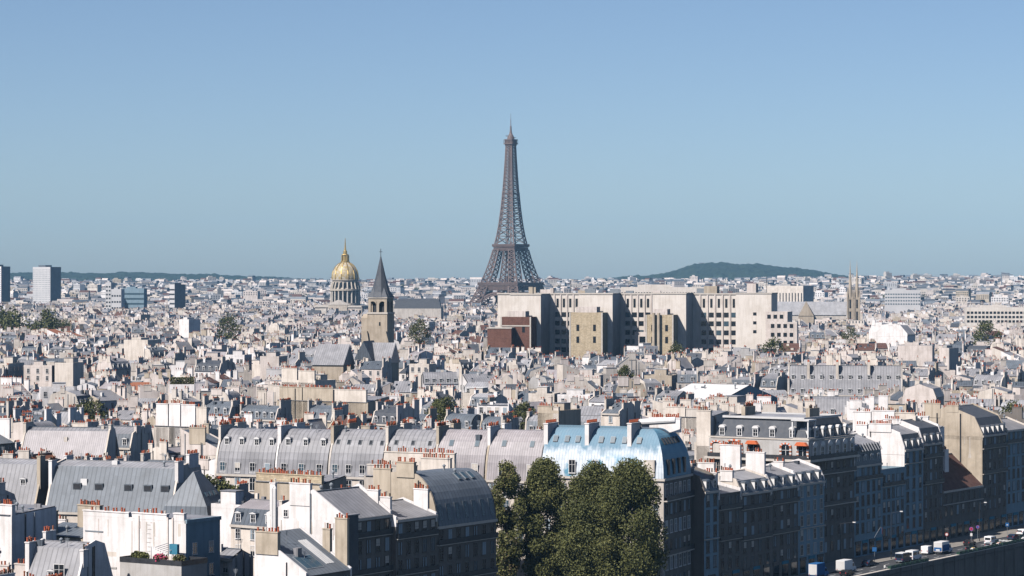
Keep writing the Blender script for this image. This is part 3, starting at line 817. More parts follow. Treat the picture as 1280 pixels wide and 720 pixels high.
# --- quay row nearest the bridge: facades in shade, party walls in sun
GQ = "buildings of the shaded row along the quay"
def quay(t0, t1, line, label, **k):
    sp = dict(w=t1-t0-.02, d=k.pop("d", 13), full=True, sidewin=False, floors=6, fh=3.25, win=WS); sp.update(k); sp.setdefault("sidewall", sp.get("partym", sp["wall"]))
    land = sp.pop("land", None); grp = sp.pop("group", GQ)
    return hero("apartment_building", label, "building", line+U*t0, RU, sp, grp, land=land, grow=.2)
def q_extra(r, w, d, h, bands=(3.6, 10.2), shop=True, doors=1, mat="stone_trim", rail=True):
    for z in bands:
        q = MB(); q.box(-w/2+.02, w/2-.02, -d/2-.42, -d/2, h-z-.16, h-z, G[mat]); q.build("string_course", r)
        if rail:
            q = MB(); q.box(-w/2+.1, w/2-.1, -d/2-.5, -d/2-.44, h-z, h-z+.95, G["dark_metal"]); q.build("balcony_railing", r)
    if shop:
        q = MB(); n = max(1, int(w/3.6))
        for i in range(n):
            x = -w/2+w*(i+.5)/n; q.box(x-1.3, x+1.3, -d/2-.10, -d/2-.02, .5, 3.2, G["glass"]); q.box(x-1.5, x+1.5, -d/2-.2, -d/2-.02, 3.2, 3.9, G["awning_teal"] if i % 2 else G["dark_metal"])
        q.build("shop_front", r)
rr = random.Random(5)
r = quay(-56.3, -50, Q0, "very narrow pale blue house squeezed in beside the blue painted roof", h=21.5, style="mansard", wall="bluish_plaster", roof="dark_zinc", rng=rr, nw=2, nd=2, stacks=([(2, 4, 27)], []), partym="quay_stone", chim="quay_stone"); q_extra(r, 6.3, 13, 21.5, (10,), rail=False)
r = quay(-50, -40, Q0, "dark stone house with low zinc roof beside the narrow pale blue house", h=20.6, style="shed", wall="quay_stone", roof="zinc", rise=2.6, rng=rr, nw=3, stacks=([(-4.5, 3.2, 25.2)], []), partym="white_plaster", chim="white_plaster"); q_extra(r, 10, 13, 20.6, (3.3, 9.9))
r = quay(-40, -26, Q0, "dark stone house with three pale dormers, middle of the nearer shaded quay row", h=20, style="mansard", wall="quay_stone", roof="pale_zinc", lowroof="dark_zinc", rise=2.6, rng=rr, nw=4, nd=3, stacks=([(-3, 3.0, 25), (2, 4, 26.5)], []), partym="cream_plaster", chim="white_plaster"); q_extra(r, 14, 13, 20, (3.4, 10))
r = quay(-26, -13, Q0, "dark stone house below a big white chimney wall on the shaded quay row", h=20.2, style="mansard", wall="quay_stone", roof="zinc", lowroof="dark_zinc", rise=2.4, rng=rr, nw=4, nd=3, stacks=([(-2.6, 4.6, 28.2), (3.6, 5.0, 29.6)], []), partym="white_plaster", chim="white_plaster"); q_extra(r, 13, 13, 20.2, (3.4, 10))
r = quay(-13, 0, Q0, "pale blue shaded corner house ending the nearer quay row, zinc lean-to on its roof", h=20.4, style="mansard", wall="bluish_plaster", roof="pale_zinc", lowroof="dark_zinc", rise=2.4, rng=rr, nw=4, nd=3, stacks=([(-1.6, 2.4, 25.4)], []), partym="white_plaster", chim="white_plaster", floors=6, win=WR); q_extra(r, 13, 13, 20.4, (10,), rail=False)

# --- corner building with slate mansard and red and white arches
w, d, h = 24.0, 26.0, 24.6
s = Q1+U*4
r = rooted("apartment_building", "grand corner building with slate mansard, round dormers and red and white striped window arches", "building", s, RU, w, d, land="the slate mansard with red and white arches", top=33)
walls_box(r, w, d, h, "quay_stone")
hip_roof(r, w, d, [(0, h), (.35, h+4.6), (1.0, h+4.7), (2.9, h+9.2), (3.2, h+9.3)], [G["slate"], G["slate"], G["slate"], G["slate"], G["pale_zinc"]])
q = MB(); 
for (x0_, x1_, y0_, y1_) in ((-w/2-.05, -w/2+.28, -d/2, d/2), (-w/2+.28, w/2, -d/2-.05, -d/2+.28)): q.box(x0_, x1_, y0_, y1_, h+.1, h+4.3, G["grey_plaster"])
q.build("attic_wall", r)
ring_band(r, w, d, h-.5, .55, .9, "stone_trim"); ring_band(r, w-5, d-5, h+9.1, .5, .2, "white_roof", "roof_edge")
ring_band(r, w, d, h+4.45, .35, .15, "stone_trim", "upper_cornice")
q = MB(); q.box(-w/2-.88, -w/2-.82, -d/2, d/2, h+.05, h+1.0, G["dark_metal"]); q.box(-w/2-.8, w/2, -d/2-.88, -d/2-.82, h+.05, h+1.0, G["dark_metal"]); q.build("balcony_railing", r)
lib(("dormer", "white_roof", True), lambda: dormer_mb("white_roof", arch=True)); lib("window_pane", pane_mb)
def arch_mb(big=1.0, blind=False):
    b = MB(); ww, hh = 1.0*big, 2.3
    for sx in (-1, 1):
        for k in range(6): b.box(min(sx*ww, sx*(ww+.55)), max(sx*ww, sx*(ww+.55)), -.3, .05, k*.42, k*.42+.42, G["red_tile"] if k % 2 else G["white_roof"])
    n = 9
    for k in range(n):
        a0, a1 = math.pi*k/n, math.pi*(k+1)/n; r0, r1 = ww, ww+.55
        P = [(-r0*math.cos(a0), hh+.3+.55*r0*math.sin(a0)), (-r1*math.cos(a0), hh+.3+.6*r1*math.sin(a0)), (-r1*math.cos(a1), hh+.3+.6*r1*math.sin(a1)), (-r0*math.cos(a1), hh+.3+.55*r0*math.sin(a1))]
        b.prismy(P, -.3, .05, G["white_roof"] if k % 2 else G["orange_awning"])
    m_ = G["pale_stone"] if blind else G["glass"]
    b.box(-ww, ww, -.05, .0, 0, 2.75, m_)
    if not blind:
        b.box(-.05, .05, -.1, -.05, 0, 2.75, G["white_frame"]); b.box(-ww, ww, -.1, -.05, 1.7, 1.78, G["white_frame"])
    return b
lib("arch", arch_mb); lib("arch_big", lambda: arch_mb(1.7, True)); lib("arch_blind", lambda: arch_mb(1.0, True))
for i, y in enumerate((10.2, 5.6, 1.4, -3.0, -8.2)):
    o = inst("dormer", LIB[("dormer", "white_roof", True)][1], r, (-w/2+1.1, y, h+5.0), rz=-math.pi/2, scale=(1.05, .9, 1.05)); inst("window", LIB["window_pane"][1], o, (0, 0, 0))
for y, k in ((11, "arch_blind"), (6.2, "arch_big"), (1.2, "arch"), (-7.2, "arch"), (-11.6, "arch")):
    inst("arched_window", LIB[k][1], r, (-w/2-.1, y, h+.35), rz=-math.pi/2)
for y in (1.2, -11.6):
    q = MB(); q.prismy([(-1.6, h+3.3), (1.6, h+3.3), (1.0, h+4.1), (-1.0, h+4.1)], -1.1, 0, G["orange_awning"]); o = q.build("awning", r); o.location = (-w/2-.4, y, 0); o.rotation_euler = (0, 0, -math.pi/2)
for i in range(6):
    x = -w/2+2.6+i*3.9
    o = inst("dormer", LIB[("dormer", "white_roof", True)][1], r, (x, -d/2+1.1, h+5.0)); inst("window", LIB["window_pane"][1], o, (0, 0, 0))
    o = inst("dormer", LIB[("dormer", "white_roof", True)][1], r, (x, -d/2-.35, h+.5), scale=(1.4, .8, 1.5)); inst("window", LIB["window_pane"][1], o, (0, 0, 0))
for i in range(7):
    for j in range(6): fwin(r, WS, [(-w/2+1.9+i*3.35, -d/2-.01, h-3.4-j*3.7)])
for i in range(6):
    for j in range(2): fwin(r, WR, [(-w/2-.01, -d/2+2.4+i*4.2, h-3.4-j*3.7)], -math.pi/2)
for z in (h-3.6, h-11):
    q = MB(); q.box(-w/2, w/2, -d/2-.6, -d/2, z-.2, z, G["stone_trim"]); q.box(-w/2, w/2, -d/2-.6, -d/2-.54, z, z+.95, G["dark_metal"]); q.build("balcony", r)
# planted loggia on the corner
q = MB(); q.box(-w/2+.2, -w/2+3.6, -d/2+.2, -d/2+4.2, h+4.8, h+5.0, G["stone_trim"]); q.box(-w/2-.1, -w/2+3.9, -d/2-.1, -d/2+4.5, h+8.9, h+9.25, G["white_roof"])
for x_, y_ in ((-w/2+.1, -d/2+.1), (-w/2+.1, -d/2+4.1), (-w/2+3.5, -d/2+.1)): q.box(x_, x_+.3, y_, y_+.3, h+5, h+8.9, G["white_frame"])
q.build("loggia", r)
for y in (-8, 9):
    q = MB(); q.box(-2.6, 2.6, y-.5, y+.5, h+9.2, h+11.4, G["tan_plaster"]); o = q.build("chimney", r); pots_row(o, -2.3, 2.3, y, h+11.4)

# --- farther quay row
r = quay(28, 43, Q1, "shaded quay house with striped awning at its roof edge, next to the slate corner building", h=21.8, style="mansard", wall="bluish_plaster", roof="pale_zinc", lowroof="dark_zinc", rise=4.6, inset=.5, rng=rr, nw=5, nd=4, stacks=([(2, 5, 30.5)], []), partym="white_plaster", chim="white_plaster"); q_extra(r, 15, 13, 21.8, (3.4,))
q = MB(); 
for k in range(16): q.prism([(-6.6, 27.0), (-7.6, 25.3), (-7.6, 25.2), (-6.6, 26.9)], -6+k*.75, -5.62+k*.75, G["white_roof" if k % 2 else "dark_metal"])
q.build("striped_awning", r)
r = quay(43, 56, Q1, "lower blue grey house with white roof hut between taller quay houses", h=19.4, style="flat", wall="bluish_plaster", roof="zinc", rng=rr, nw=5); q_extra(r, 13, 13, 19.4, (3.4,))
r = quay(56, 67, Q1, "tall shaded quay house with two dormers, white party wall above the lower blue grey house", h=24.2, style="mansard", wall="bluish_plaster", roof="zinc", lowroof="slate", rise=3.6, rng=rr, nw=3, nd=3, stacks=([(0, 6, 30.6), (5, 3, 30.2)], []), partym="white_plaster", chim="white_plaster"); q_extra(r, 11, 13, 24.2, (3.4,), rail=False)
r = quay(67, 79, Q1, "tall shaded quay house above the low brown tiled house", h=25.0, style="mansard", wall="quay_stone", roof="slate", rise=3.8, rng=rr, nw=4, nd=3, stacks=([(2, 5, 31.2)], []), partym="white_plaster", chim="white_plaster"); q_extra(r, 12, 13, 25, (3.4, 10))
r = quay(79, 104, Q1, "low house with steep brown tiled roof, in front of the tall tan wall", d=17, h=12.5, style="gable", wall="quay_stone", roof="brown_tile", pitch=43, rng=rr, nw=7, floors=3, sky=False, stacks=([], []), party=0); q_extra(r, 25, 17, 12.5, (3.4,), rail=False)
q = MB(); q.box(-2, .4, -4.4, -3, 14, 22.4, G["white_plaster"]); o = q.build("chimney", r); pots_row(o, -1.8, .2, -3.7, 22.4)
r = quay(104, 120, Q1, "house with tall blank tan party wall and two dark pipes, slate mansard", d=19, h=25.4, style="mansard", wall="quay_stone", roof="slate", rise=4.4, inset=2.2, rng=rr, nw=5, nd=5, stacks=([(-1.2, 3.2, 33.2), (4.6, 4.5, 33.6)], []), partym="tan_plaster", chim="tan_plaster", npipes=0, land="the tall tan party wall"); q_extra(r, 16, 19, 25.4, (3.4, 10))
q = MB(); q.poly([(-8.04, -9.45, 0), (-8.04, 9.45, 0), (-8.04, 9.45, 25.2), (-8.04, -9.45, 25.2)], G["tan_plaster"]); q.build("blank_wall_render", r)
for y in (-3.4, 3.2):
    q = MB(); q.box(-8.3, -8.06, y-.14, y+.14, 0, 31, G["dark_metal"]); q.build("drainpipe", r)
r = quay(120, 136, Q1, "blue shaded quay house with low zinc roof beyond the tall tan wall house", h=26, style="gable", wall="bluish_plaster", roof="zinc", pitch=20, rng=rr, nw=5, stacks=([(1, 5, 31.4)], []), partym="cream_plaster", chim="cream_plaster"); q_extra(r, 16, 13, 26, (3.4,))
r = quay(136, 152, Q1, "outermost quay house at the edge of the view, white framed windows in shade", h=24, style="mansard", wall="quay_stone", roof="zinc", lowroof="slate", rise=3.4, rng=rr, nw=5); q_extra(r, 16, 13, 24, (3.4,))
for ln in (Q0, Q1):
    pass

# --- left row near the bridge
GL = "buildings of the near shaded row"
def near(t0, t1, label, **k):
    sp = dict(w=t1-t0-.02, d=k.pop("d", 15), full=True, sidewin=False, floors=6, fh=3.3, win=WS); sp.update(k); land = sp.pop("land", None); off = sp.pop("off", Vector((0, 0, 0)))
    return hero("apartment_building", label, "building", F0+off+U*t0, RU, sp, GL, land=land, grow=.2)
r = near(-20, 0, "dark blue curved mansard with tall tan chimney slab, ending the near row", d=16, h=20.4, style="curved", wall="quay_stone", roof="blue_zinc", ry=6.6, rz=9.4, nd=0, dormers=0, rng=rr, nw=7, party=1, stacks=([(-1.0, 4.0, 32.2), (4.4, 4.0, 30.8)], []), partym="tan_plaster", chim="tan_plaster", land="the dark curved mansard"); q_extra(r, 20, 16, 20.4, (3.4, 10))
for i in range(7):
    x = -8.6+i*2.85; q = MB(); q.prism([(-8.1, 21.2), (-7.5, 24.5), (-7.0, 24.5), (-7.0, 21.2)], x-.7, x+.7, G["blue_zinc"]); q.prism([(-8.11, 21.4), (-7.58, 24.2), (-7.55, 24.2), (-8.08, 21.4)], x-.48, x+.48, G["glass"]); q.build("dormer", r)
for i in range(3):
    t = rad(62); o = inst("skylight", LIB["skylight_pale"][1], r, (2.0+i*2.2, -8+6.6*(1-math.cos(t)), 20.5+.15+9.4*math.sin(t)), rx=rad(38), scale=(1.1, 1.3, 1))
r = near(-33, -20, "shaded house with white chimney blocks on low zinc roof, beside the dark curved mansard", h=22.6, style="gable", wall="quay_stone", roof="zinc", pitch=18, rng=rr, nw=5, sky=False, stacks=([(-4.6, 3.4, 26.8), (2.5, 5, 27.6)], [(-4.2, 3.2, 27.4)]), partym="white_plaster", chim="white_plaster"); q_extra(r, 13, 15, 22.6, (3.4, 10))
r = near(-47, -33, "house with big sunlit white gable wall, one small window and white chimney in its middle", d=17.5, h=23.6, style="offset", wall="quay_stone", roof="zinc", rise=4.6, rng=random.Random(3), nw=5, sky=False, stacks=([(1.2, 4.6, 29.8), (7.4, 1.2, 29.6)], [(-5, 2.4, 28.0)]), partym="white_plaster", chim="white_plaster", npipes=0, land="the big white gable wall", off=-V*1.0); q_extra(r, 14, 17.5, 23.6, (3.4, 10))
q = MB(); q.poly([(-7.05, -8.7, 0), (-7.05, 8.7, 0), (-7.05, 8.7, 23.4), (-7.05, -8.7, 23.4)], G["white_plaster"]); q.build("white_render", r)
fwin(r, WSM, [(-7.06, 4.4, 23.7)], -math.pi/2)
for y in (6.6, 7.2):
    q = MB(); q.lathe([(.32, 8), (.32, 28.6), (.1, 29)], 10, G["white_frame"], -7.4, y); q.build("flue_pipe", r)
q = MB(); q.box(-7.3, -7.07, -1.3, -1.1, 4, 28, G["grey_metal"]); q.build("drainpipe", r)
q = MB(); q.box(-7.4, -4.2, -9.6, -8.74, 14, 24.4, G["slate"]); q.box(-7.6, -4.0, -9.8, -8.6, 24.4, 24.6, G["zinc"]); q.build("bay", r)
s = Vector((-35.0, 461.0, 0))
sp = dict(w=13, d=11, h=15.6, style="shed", rise=6.6, sidewall="white_plaster", wall="quay_stone", roof="blue_zinc", full=True, sidewin=False, floors=4, fh=3.2, win=WS, nw=4, sky=False, stacks=([(2.8, 4.8, 22.9)], [(-3.6, 2.6, 24.6), (-.4, 1.6, 22.6)]), partym="white_plaster", chim="tan_plaster", npipes=1)
r = hero("apartment_building", "nearest zinc lean-to roof with big glazed skylights and ribbed white sheeting", "building", s, RU, sp, GL, rng=rr)
ang = math.atan2(6.6, 11)
for x, y in ((-3.6, -2.6), (-2.0, -2.6), (-.4, -2.6)):
    o = inst("skylight", LIB["skylight_pale"][1], r, (x, y, 15.6+.2+(5.5+y)*math.tan(ang)), rx=ang, scale=(1.7, 2.6, 1))
q = MB()
for k in range(4): q.box(3.2+k*.62, 3.6+k*.62, -3.6, 3.6, .02, .14, G["white_roof"])
o = q.build("ribbed_sheeting", r); o.location = (-1.4, -.5, 15.75+5.0*math.tan(ang)); o.rotation_euler = (ang, 0, 0)

# --- left: zinc mansards, white party wall house
rl = random.Random(21)
sp = dict(w=30, d=17, h=16.8, style="mansard", wall="cream_plaster", roof="pale_zinc", lowroof="blue_zinc", rise=9.4, inset=3.6, rise2=.9, dormers=0, floors=0, partym="cream_plaster", chim="white_plaster", stacks=([(-5.4, 2.2, 27.6), (1.5, 3, 28.2)], [(-4.6, 2.6, 28.0), (1.5, 4.5, 29.2)]), npipes=0)
r = hero("apartment_building", "large grey zinc mansard with a row of five small dark dormers", "building", (px2x(56, 577), 577), rad(-20), sp, land="the large grey mansard")
for x in (-8.2, -3.0, 4.0, 8.6, 12.6):
    q = MB(); q.prism([(-6.95, 21.6), (-6.95, 22.9), (-5.9, 23.0), (-5.9, 21.6)], x-.95, x+.95, G["blue_zinc"]); q.box(x-.8, x+.8, -6.99, -6.951, 21.7, 22.75, G["dark_metal"]); q.build("dormer", r)
sp = dict(w=17, d=15, h=17, style="mansard", wall="cream_plaster", roof="pale_zinc", lowroof="zinc", rise=9, inset=3.4, rise2=.8, dormers=0, floors=0, partym="tan_plaster", chim="tan_plaster", stacks=([(-3, 3, 28)], [(-4.8, 2.2, 28.2)]), npipes=0)
r = hero("apartment_building", "grey zinc mansard with one shuttered dormer at the edge, beside a tan slab chimney", "building", (px2x(-42, 588), 588), rad(-20), sp)
lib(("dormer", "zinc", False), lambda: dormer_mb("zinc")); o = inst("dormer", LIB[("dormer", "zinc", False)][1], r, (4.5, -5.9, 21.3)); inst("window", LIB["window_pane"][1], o, (0, 0, 0))
w, d = 11.5, 15.0
r = rooted("apartment_building", "pyramid ended blue zinc roof with dark side skylights beside the large grey mansard", "building", (px2x(196, 552), 552), rad(-14), w, d, top=23)
walls_box(r, w, d, 14.5, "grey_plaster"); hip_roof(r, w, d, [(0, 14.5), (1.2, 20), (5.6, 26.6), (5.65, 26.7)], [G["blue_zinc"], G["zinc"], G["dark_zinc"], G["zinc"], G["zinc"]])
for y in (-2.6, -.2, 2.2):
    q = MB(); q.box(-.5, .5, -.6, .6, -.1, .15, G["sky_glass"]); o = q.build("skylight", r); o.location = (w/2-2.6, y, 22.2); o.rotation_euler = (0, rad(61), 0)
# white wall house
w, d, h = 24.0, 9.5, 23.6
r = rooted("apartment_building", "broad windowless white party wall topped by a line of red chimney pots, vertical flue ridges", "building", (px2x(104, 491), 491), RV, w, d, land="the broad white party wall", top=24)
walls_box(r, w, d, h, "white_plaster")
q = MB(); q.box(-w/2+.3, w/2-.3, -d/2+.9, d/2-.3, h, h+.15, G["zinc"]); q.build("roof", r)
for x0_, x1_, z1 in ((-12, -1.2, h+.9), (-.4, 7.6, h+1.0), (9.2, 11.6, h+1.3)): chimney_wall(r, x0_, x1_, -d/2+.33, h-.2, z1, "white_plaster", .7, .62, .35)
for x, wd in ((1.2, .28), (7.9, .35), (9.1, .35)):
    q = MB(); q.box(x-wd/2, x+wd/2, -d/2-.16, -d/2-.003, 0, h+.4, G["pink_stone"]); q.build("flue_ridge", r)
q = MB(); q.box(-7.6, -4.0, -d/2-.10, -d/2-.003, 14.2, 14.5, G["grey_plaster"]); q.box(-11.5, -7.2, -d/2-.10, -d/2-.003, 20.6, 20.8, G["grey_metal"]); q.build("ledge", r)
q = MB()
for k in range(11): q.box(3.0+.22*(k % 2), 4.1-.22*((k+1) % 2), -d/2-.02, -d/2-.003, 14.6+k*.78, 14.6+k*.78+.12, G["grey_plaster"])
q.build("faded_wall_lettering", r)
for y in (-2.4, 2.2): fwin(r, WN, [(w/2+.05, y, 17.6), (w/2+.05, y, 13.6)], math.pi/2)
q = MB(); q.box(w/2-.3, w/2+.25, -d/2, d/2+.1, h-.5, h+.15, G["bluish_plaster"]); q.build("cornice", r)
q = MB(); q.box(w/2-.1, w/2+.03, -d/2+.02, d/2-.02, 0, h-.51, G["bluish_plaster"]); q.build("shade_toned_side", r)  # right face overlaid in dark bluish plaster, painting in its blue shade
s = Vector((px2x(150, 478), 478, 0))
w2, d2 = 14.0, 7.0
r = rooted("terrace_house", "low house with planted roof terrace, pink flowers and glass canopy, before the white party wall", "house", s, RV, w2, d2, top=18)
walls_box(r, w2, d2, 16.4, "grey_plaster"); ring_band(r, w2, d2, 16.4, .9, .05, "dark_metal", "parapet")
q = MB(); q.box(-w2/2, w2/2, -d2/2, d2/2, 16.4, 16.5, G["zinc"]); q.build("roof", r)
q = MB()
for k in range(5): q.beam((-1.5+k*.5, -1, 18.9-.2*k), (-.3+k*.5, 1.5, 19.6-.2*k), .12, G["white_frame"])
q.beam((-2, -1, 16.5), (-2, -1, 19.2), .12, G["white_frame"]); q.beam((1.6, -1, 16.5), (1.6, -1, 18.2), .12, G["white_frame"]); q.beam((-2, -1, 19.2), (1.8, -1, 18.0), .16, G["white_frame"]); q.box(.8, 2.6, .6, 1.2, 17.8, 19.6, G["awning_teal"])
q.build("canopy", r)
def shrub(name, label, loc, rx_, rz_, n, size, mats, group=None, seed=1, cat="plant", pot=True):
    g_ = random.Random(seed); root = empty(name, loc); tag(root, label, cat, group)
    b = MB(); 
    for k in range(n):
        p = Vector((g_.gauss(0, 1), g_.gauss(0, 1), g_.gauss(0, 1))); p.normalize(); p *= g_.random()**.4
        leaf(b, (p.x*rx_, p.y*rx_, rz_*(1+p.z)+.25), size*g_.uniform(.6, 1.4), g_, G[g_.choice(mats)])
    b.build("foliage", root)
    q = MB(); q.box(-rx_*.45, rx_*.45, -.3, .3, 0, .45, G["terracotta" if pot else "bark"]); q.build("planter" if pot else "trunk", root)
    return root
def leaf(b, p, s, g_, m):
    x, y, z = p; a = g_.uniform(0, 6.283); t = g_.uniform(-.9, .9)
    ux, uy = math.cos(a)*s, math.sin(a)*s; ct, st_ = math.cos(t), math.sin(t)
    vx, vy, vz = -math.sin(a)*st_*s, math.cos(a)*st_*s, ct*s
    i = len(b.v)
    b.v += [(x-ux*.5, y-uy*.5, z), (x-vx*.5, y-vy*.5, z-vz*.5), (x+ux*.5, y+uy*.5, z), (x+vx*.5, y+vy*.5, z+vz*.5)]
    b.f.append((i, i+1, i+2, i+3)); b.m.append(m)
M = r.matrix_basis
for k, (x, y, lab, mt) in enumerate(((-4.6, -1.6, "dark green leafy shrub on the roof terrace under the white wall", ["leaf_dark", "leaf_mid"]), (-2.8, -2.4, "paler green shrub nearer the canopy on the roof terrace", ["leaf_mid", "leaf_light"]), (1.6, -2.7, "pink flowering plant on the roof terrace", ["pink_flower", "pink_flower", "leaf_mid"]), (5.6, -2.4, "small planter with dry and yellow green plants at the terrace end", ["leaf_light", "leaf_brown", "leaf_mid"]))):
    p = Matrix.Translation(r.location) @ Matrix.Rotation(RV, 4, 'Z') @ Vector((x, y, 16.5))
    shrub("potted_shrub", lab, p, 1.3, .75, 420, .3, mt, "plants on the roof terrace", k+3)

def patches(root, axis, at_, u0, u1, z0, z1, n, mats, g_):
    """repairs in the render, soot below the pots and old flue lines, a few mm proud of the wall"""
    for k in range(n):
        q = MB(); u = g_.uniform(u0, u1); z = g_.uniform(z0, z1); w_ = g_.uniform(.4, 2.2); h_ = g_.uniform(.4, 2.6)
        if g_.random() < .45: w_, h_ = g_.uniform(.12, .4), g_.uniform(2, 7); z = z1-h_*g_.uniform(.5, 1)
        e = .004+.003*k; m_ = G[g_.choice(mats)]
        u2 = min(u1, u+w_); z2 = min(z1, z+h_); 
        P = [(u, z), (u2, z+g_.uniform(-.1, .1)), (u2-w_*g_.uniform(0, .2), z2), (u+w_*g_.uniform(0, .2), z2)]
        if axis == "y": q.poly([(a_, at_-e, b_) for a_, b_ in P], m_)
        else: q.poly([(at_-e, -a_, b_) for a_, b_ in P], m_)
        q.build("render_patch", root)
pg = random.Random(99)
for o_ in list(C):
    l_ = o_.get("label", "")
    if l_.startswith("broad windowless white"): patches(o_, "y", -9.5/2, -11.5, 11.5, 9, 23, 16, ("cream_plaster", "pink_stone", "pale_stone"), pg)
    if l_.startswith("house with big sunlit white gable"): patches(o_, "x", -7.06, -8, 8, 10, 23, 14, ("cream_plaster", "pink_stone", "pale_stone"), pg)
    if l_.startswith("house with tall blank tan"): patches(o_, "x", -8.05, -9, 9, 8, 25, 16, ("pale_stone", "grey_plaster", "cream_plaster"), pg)
# tan brick-like block behind the near row, small white houses in the court
sp = dict(w=17, d=8, h=25.6, style="shed", wall="tan_plaster", roof="zinc", rise=1.2, floors=0, stacks=([], []), party=0, npipes=0)
r = hero("apartment_building", "long tan wall with dense line of small chimney pots, before the curved terrace", "building", (px2x(318, 545), 545), RV, sp, rng=rl)
chimney_wall(r, -8.2, 8.2, -3.4, 25, 27.4, "tan_brick", .8, .45, .1)
sp = dict(w=19, d=9, h=26.2, style="shed", wall="pale_stone", roof="zinc", rise=1.4, floors=0, stacks=([], []), party=0, npipes=0)
r = hero("apartment_building", "pale block with two stepped chimney walls of red pots, behind the near shaded row", "building", (px2x(455, 552), 552), rad(-25), sp, rng=rl)
chimney_wall(r, -9, 2, -3.6, 25.6, 28.6, "pale_stone", .9, .45, .08); chimney_wall(r, 2.6, 9.2, -2.4, 26, 30.2, "cream_plaster", .9, .45, .08); chimney_wall(r, -8, 8, 2.0, 26, 30.9, "cream_plaster", .9, .5, .15)
small = [(64-0, 0)]
sp = dict(w=7.5, d=5, h=21.4, style="flat", wall="white_plaster", roof="zinc", floors=0); hero("house", "small plain white cube of a house before the court trees", "house", (px2x(264, 533), 533), RV, sp, rng=rl)
sp = dict(w=6.5, d=6, h=15.4, style="gable", wall="white_plaster", roof="zinc", pitch=24, floors=2, nw=2, party=0, stacks=([], []), sky=False); hero("house", "tiny white court house with low grey roof at the foot of the white gable", "house", (px2x(256, 496), 496), RV, sp, rng=rl)
sp = dict(w=5.5, d=5, h=12.2, style="gable", wall="white_plaster", roof="blue_zinc", pitch=26, floors=2, nw=2, party=0, stacks=([], []), sky=False); hero("house", "tiny white house with dark zinc roof deep in the court beside the white gable", "house", (px2x(272, 468), 468), RV, sp, rng=rl)
# lower left corner roofs
sp = dict(w=11, d=11, h=13.5, style="mansard", wall="cream_plaster", roof="pale_zinc", lowroof="zinc", rise=6, inset=2.6, rise2=.8, nd=1, floors=0, partym="white_plaster", chim="white_plaster", stacks=([(-3.5, 2.6, 20.6), (2, 3, 22)], [(-3, 2.2, 19.6)]))
r = hero("apartment_building", "zinc roof with one big white framed dormer window in the lower corner", "building", (px2x(30, 470), 470), rad(-24), sp, rng=rl)
inst("dormer_window", lib(("bigw",), lambda: window_mb(2.0, 2.4))[1], r, (1.5, -5.2, 14.6))
sp = dict(w=9, d=12, h=22.6, style="shed", wall="white_plaster", roof="zinc", rise=.8, floors=0, party=0, stacks=([], []), npipes=2)
r = hero("apartment_building", "tall white chimney wall with orange pots cut by the edge of the view", "building", (px2x(-30, 505), 505), RV, sp, rng=rl); chimney_wall(r, -4.4, 4.4, -5.4, 22, 24.6, "white_plaster", .9, .45, .05)
sp = dict(w=12, d=7, h=17.2, style="shed", wall="tan_plaster", roof="blue_zinc", rise=1.8, floors=1, nw=3, party=0, stacks=([], []))
r = hero("apartment_building", "grey lean-to roof behind a low tan chimney, left of the white party wall", "building", (px2x(46, 520), 520), RV, sp, rng=rl); chimney_wall(r, -5.6, -1.6, -2.8, 17, 22.0, "tan_plaster", .9, .5, .2); chimney_wall(r, 0, 5.6, 1.8, 17, 23.0, "tan_plaster", .9, .45, .05)
sp = dict(w=14, d=8, h=10.5, style="shed", wall="white_plaster", roof="zinc", rise=1.8, floors=1, nw=3, party=0, stacks=([], []))
r = hero("apartment_building", "low white chimney walls with a row of fat orange pots at the bottom edge", "building", (px2x(20, 437), 437), RV, sp, rng=rl); chimney_wall(r, -6.5, -3.4, -3.2, 12, 18.2, "cream_plaster", .9, .6, .05); chimney_wall(r, -2.2, 5.6, -3.4, 12, 18.0, "cream_plaster", .9, .7, .1)

# --- other marked buildings a little farther back
def back(px, Y, wpx, ztop, label, rz=RV, **k):
    w = wpx/F*Y/max(.2, math.cos(rz)) if "w" not in k else k.pop("w")
    sp = dict(w=w, d=12, h=ztop, floors=2); sp.update(k); land = sp.pop("land", None); walls = sp.pop("walls", None); nm = sp.pop("nm", "apartment_building")
    r = hero(nm, label, "building", (px2x(px, Y), Y), rz, sp, rng=rl, land=land)
    if walls:
        for a0, a1, zt, mt in walls: chimney_wall(r, -w/2+w*a0, -w/2+w*a1, -sp["d"]/2+.4+.0, ztop-6, zt, mt, .8, .5, .15)
    return r
r = back(192, 745, 72, 24, "big pale wall of flues split by three dark grooves, red pots along its top", style="shed", rise=2, back=True, wall="pale_stone", roof="zinc", party=0, stacks=([], []), floors=0, npipes=0, walls=[(.05, .27, 32.2, "white_plaster"), (.29, .5, 32.4, "white_plaster"), (.52, .78, 32.2, "white_plaster"), (.8, .99, 31.6, "cream_plaster")], land="the big pale wall of flues")
r = back(204, 700, 44, 21.5, "plain white lower wall in front of the big pale flues", style="shed", rise=1, wall="white_plaster", roof="zinc", party=0, stacks=([], []), floors=0)
r = back(346, 905, 118, 26, "row of three tan party walls divided by dark pipes, pots on top", style="shed", rise=1.5, wall="tan_plaster", roof="zinc", party=0, stacks=([], []), floors=0, npipes=0, walls=[(.03, .28, 30.6, "tan_plaster"), (.29, .62, 30.6, "tan_plaster"), (.63, .98, 30.2, "cream_plaster")], land="the three tan party walls")
strip_pipes(r, (-11, 5), -6.0, 4, 30, r=.18)
r = back(352, 960, 44, 30, "pair of cream chimney towers rising behind the three tan party walls", style="flat", wall="cream_plaster", roof="zinc", floors=0, walls=[(.0, .46, 35.0, "cream_plaster"), (.5, .98, 34.2, "cream_plaster")])
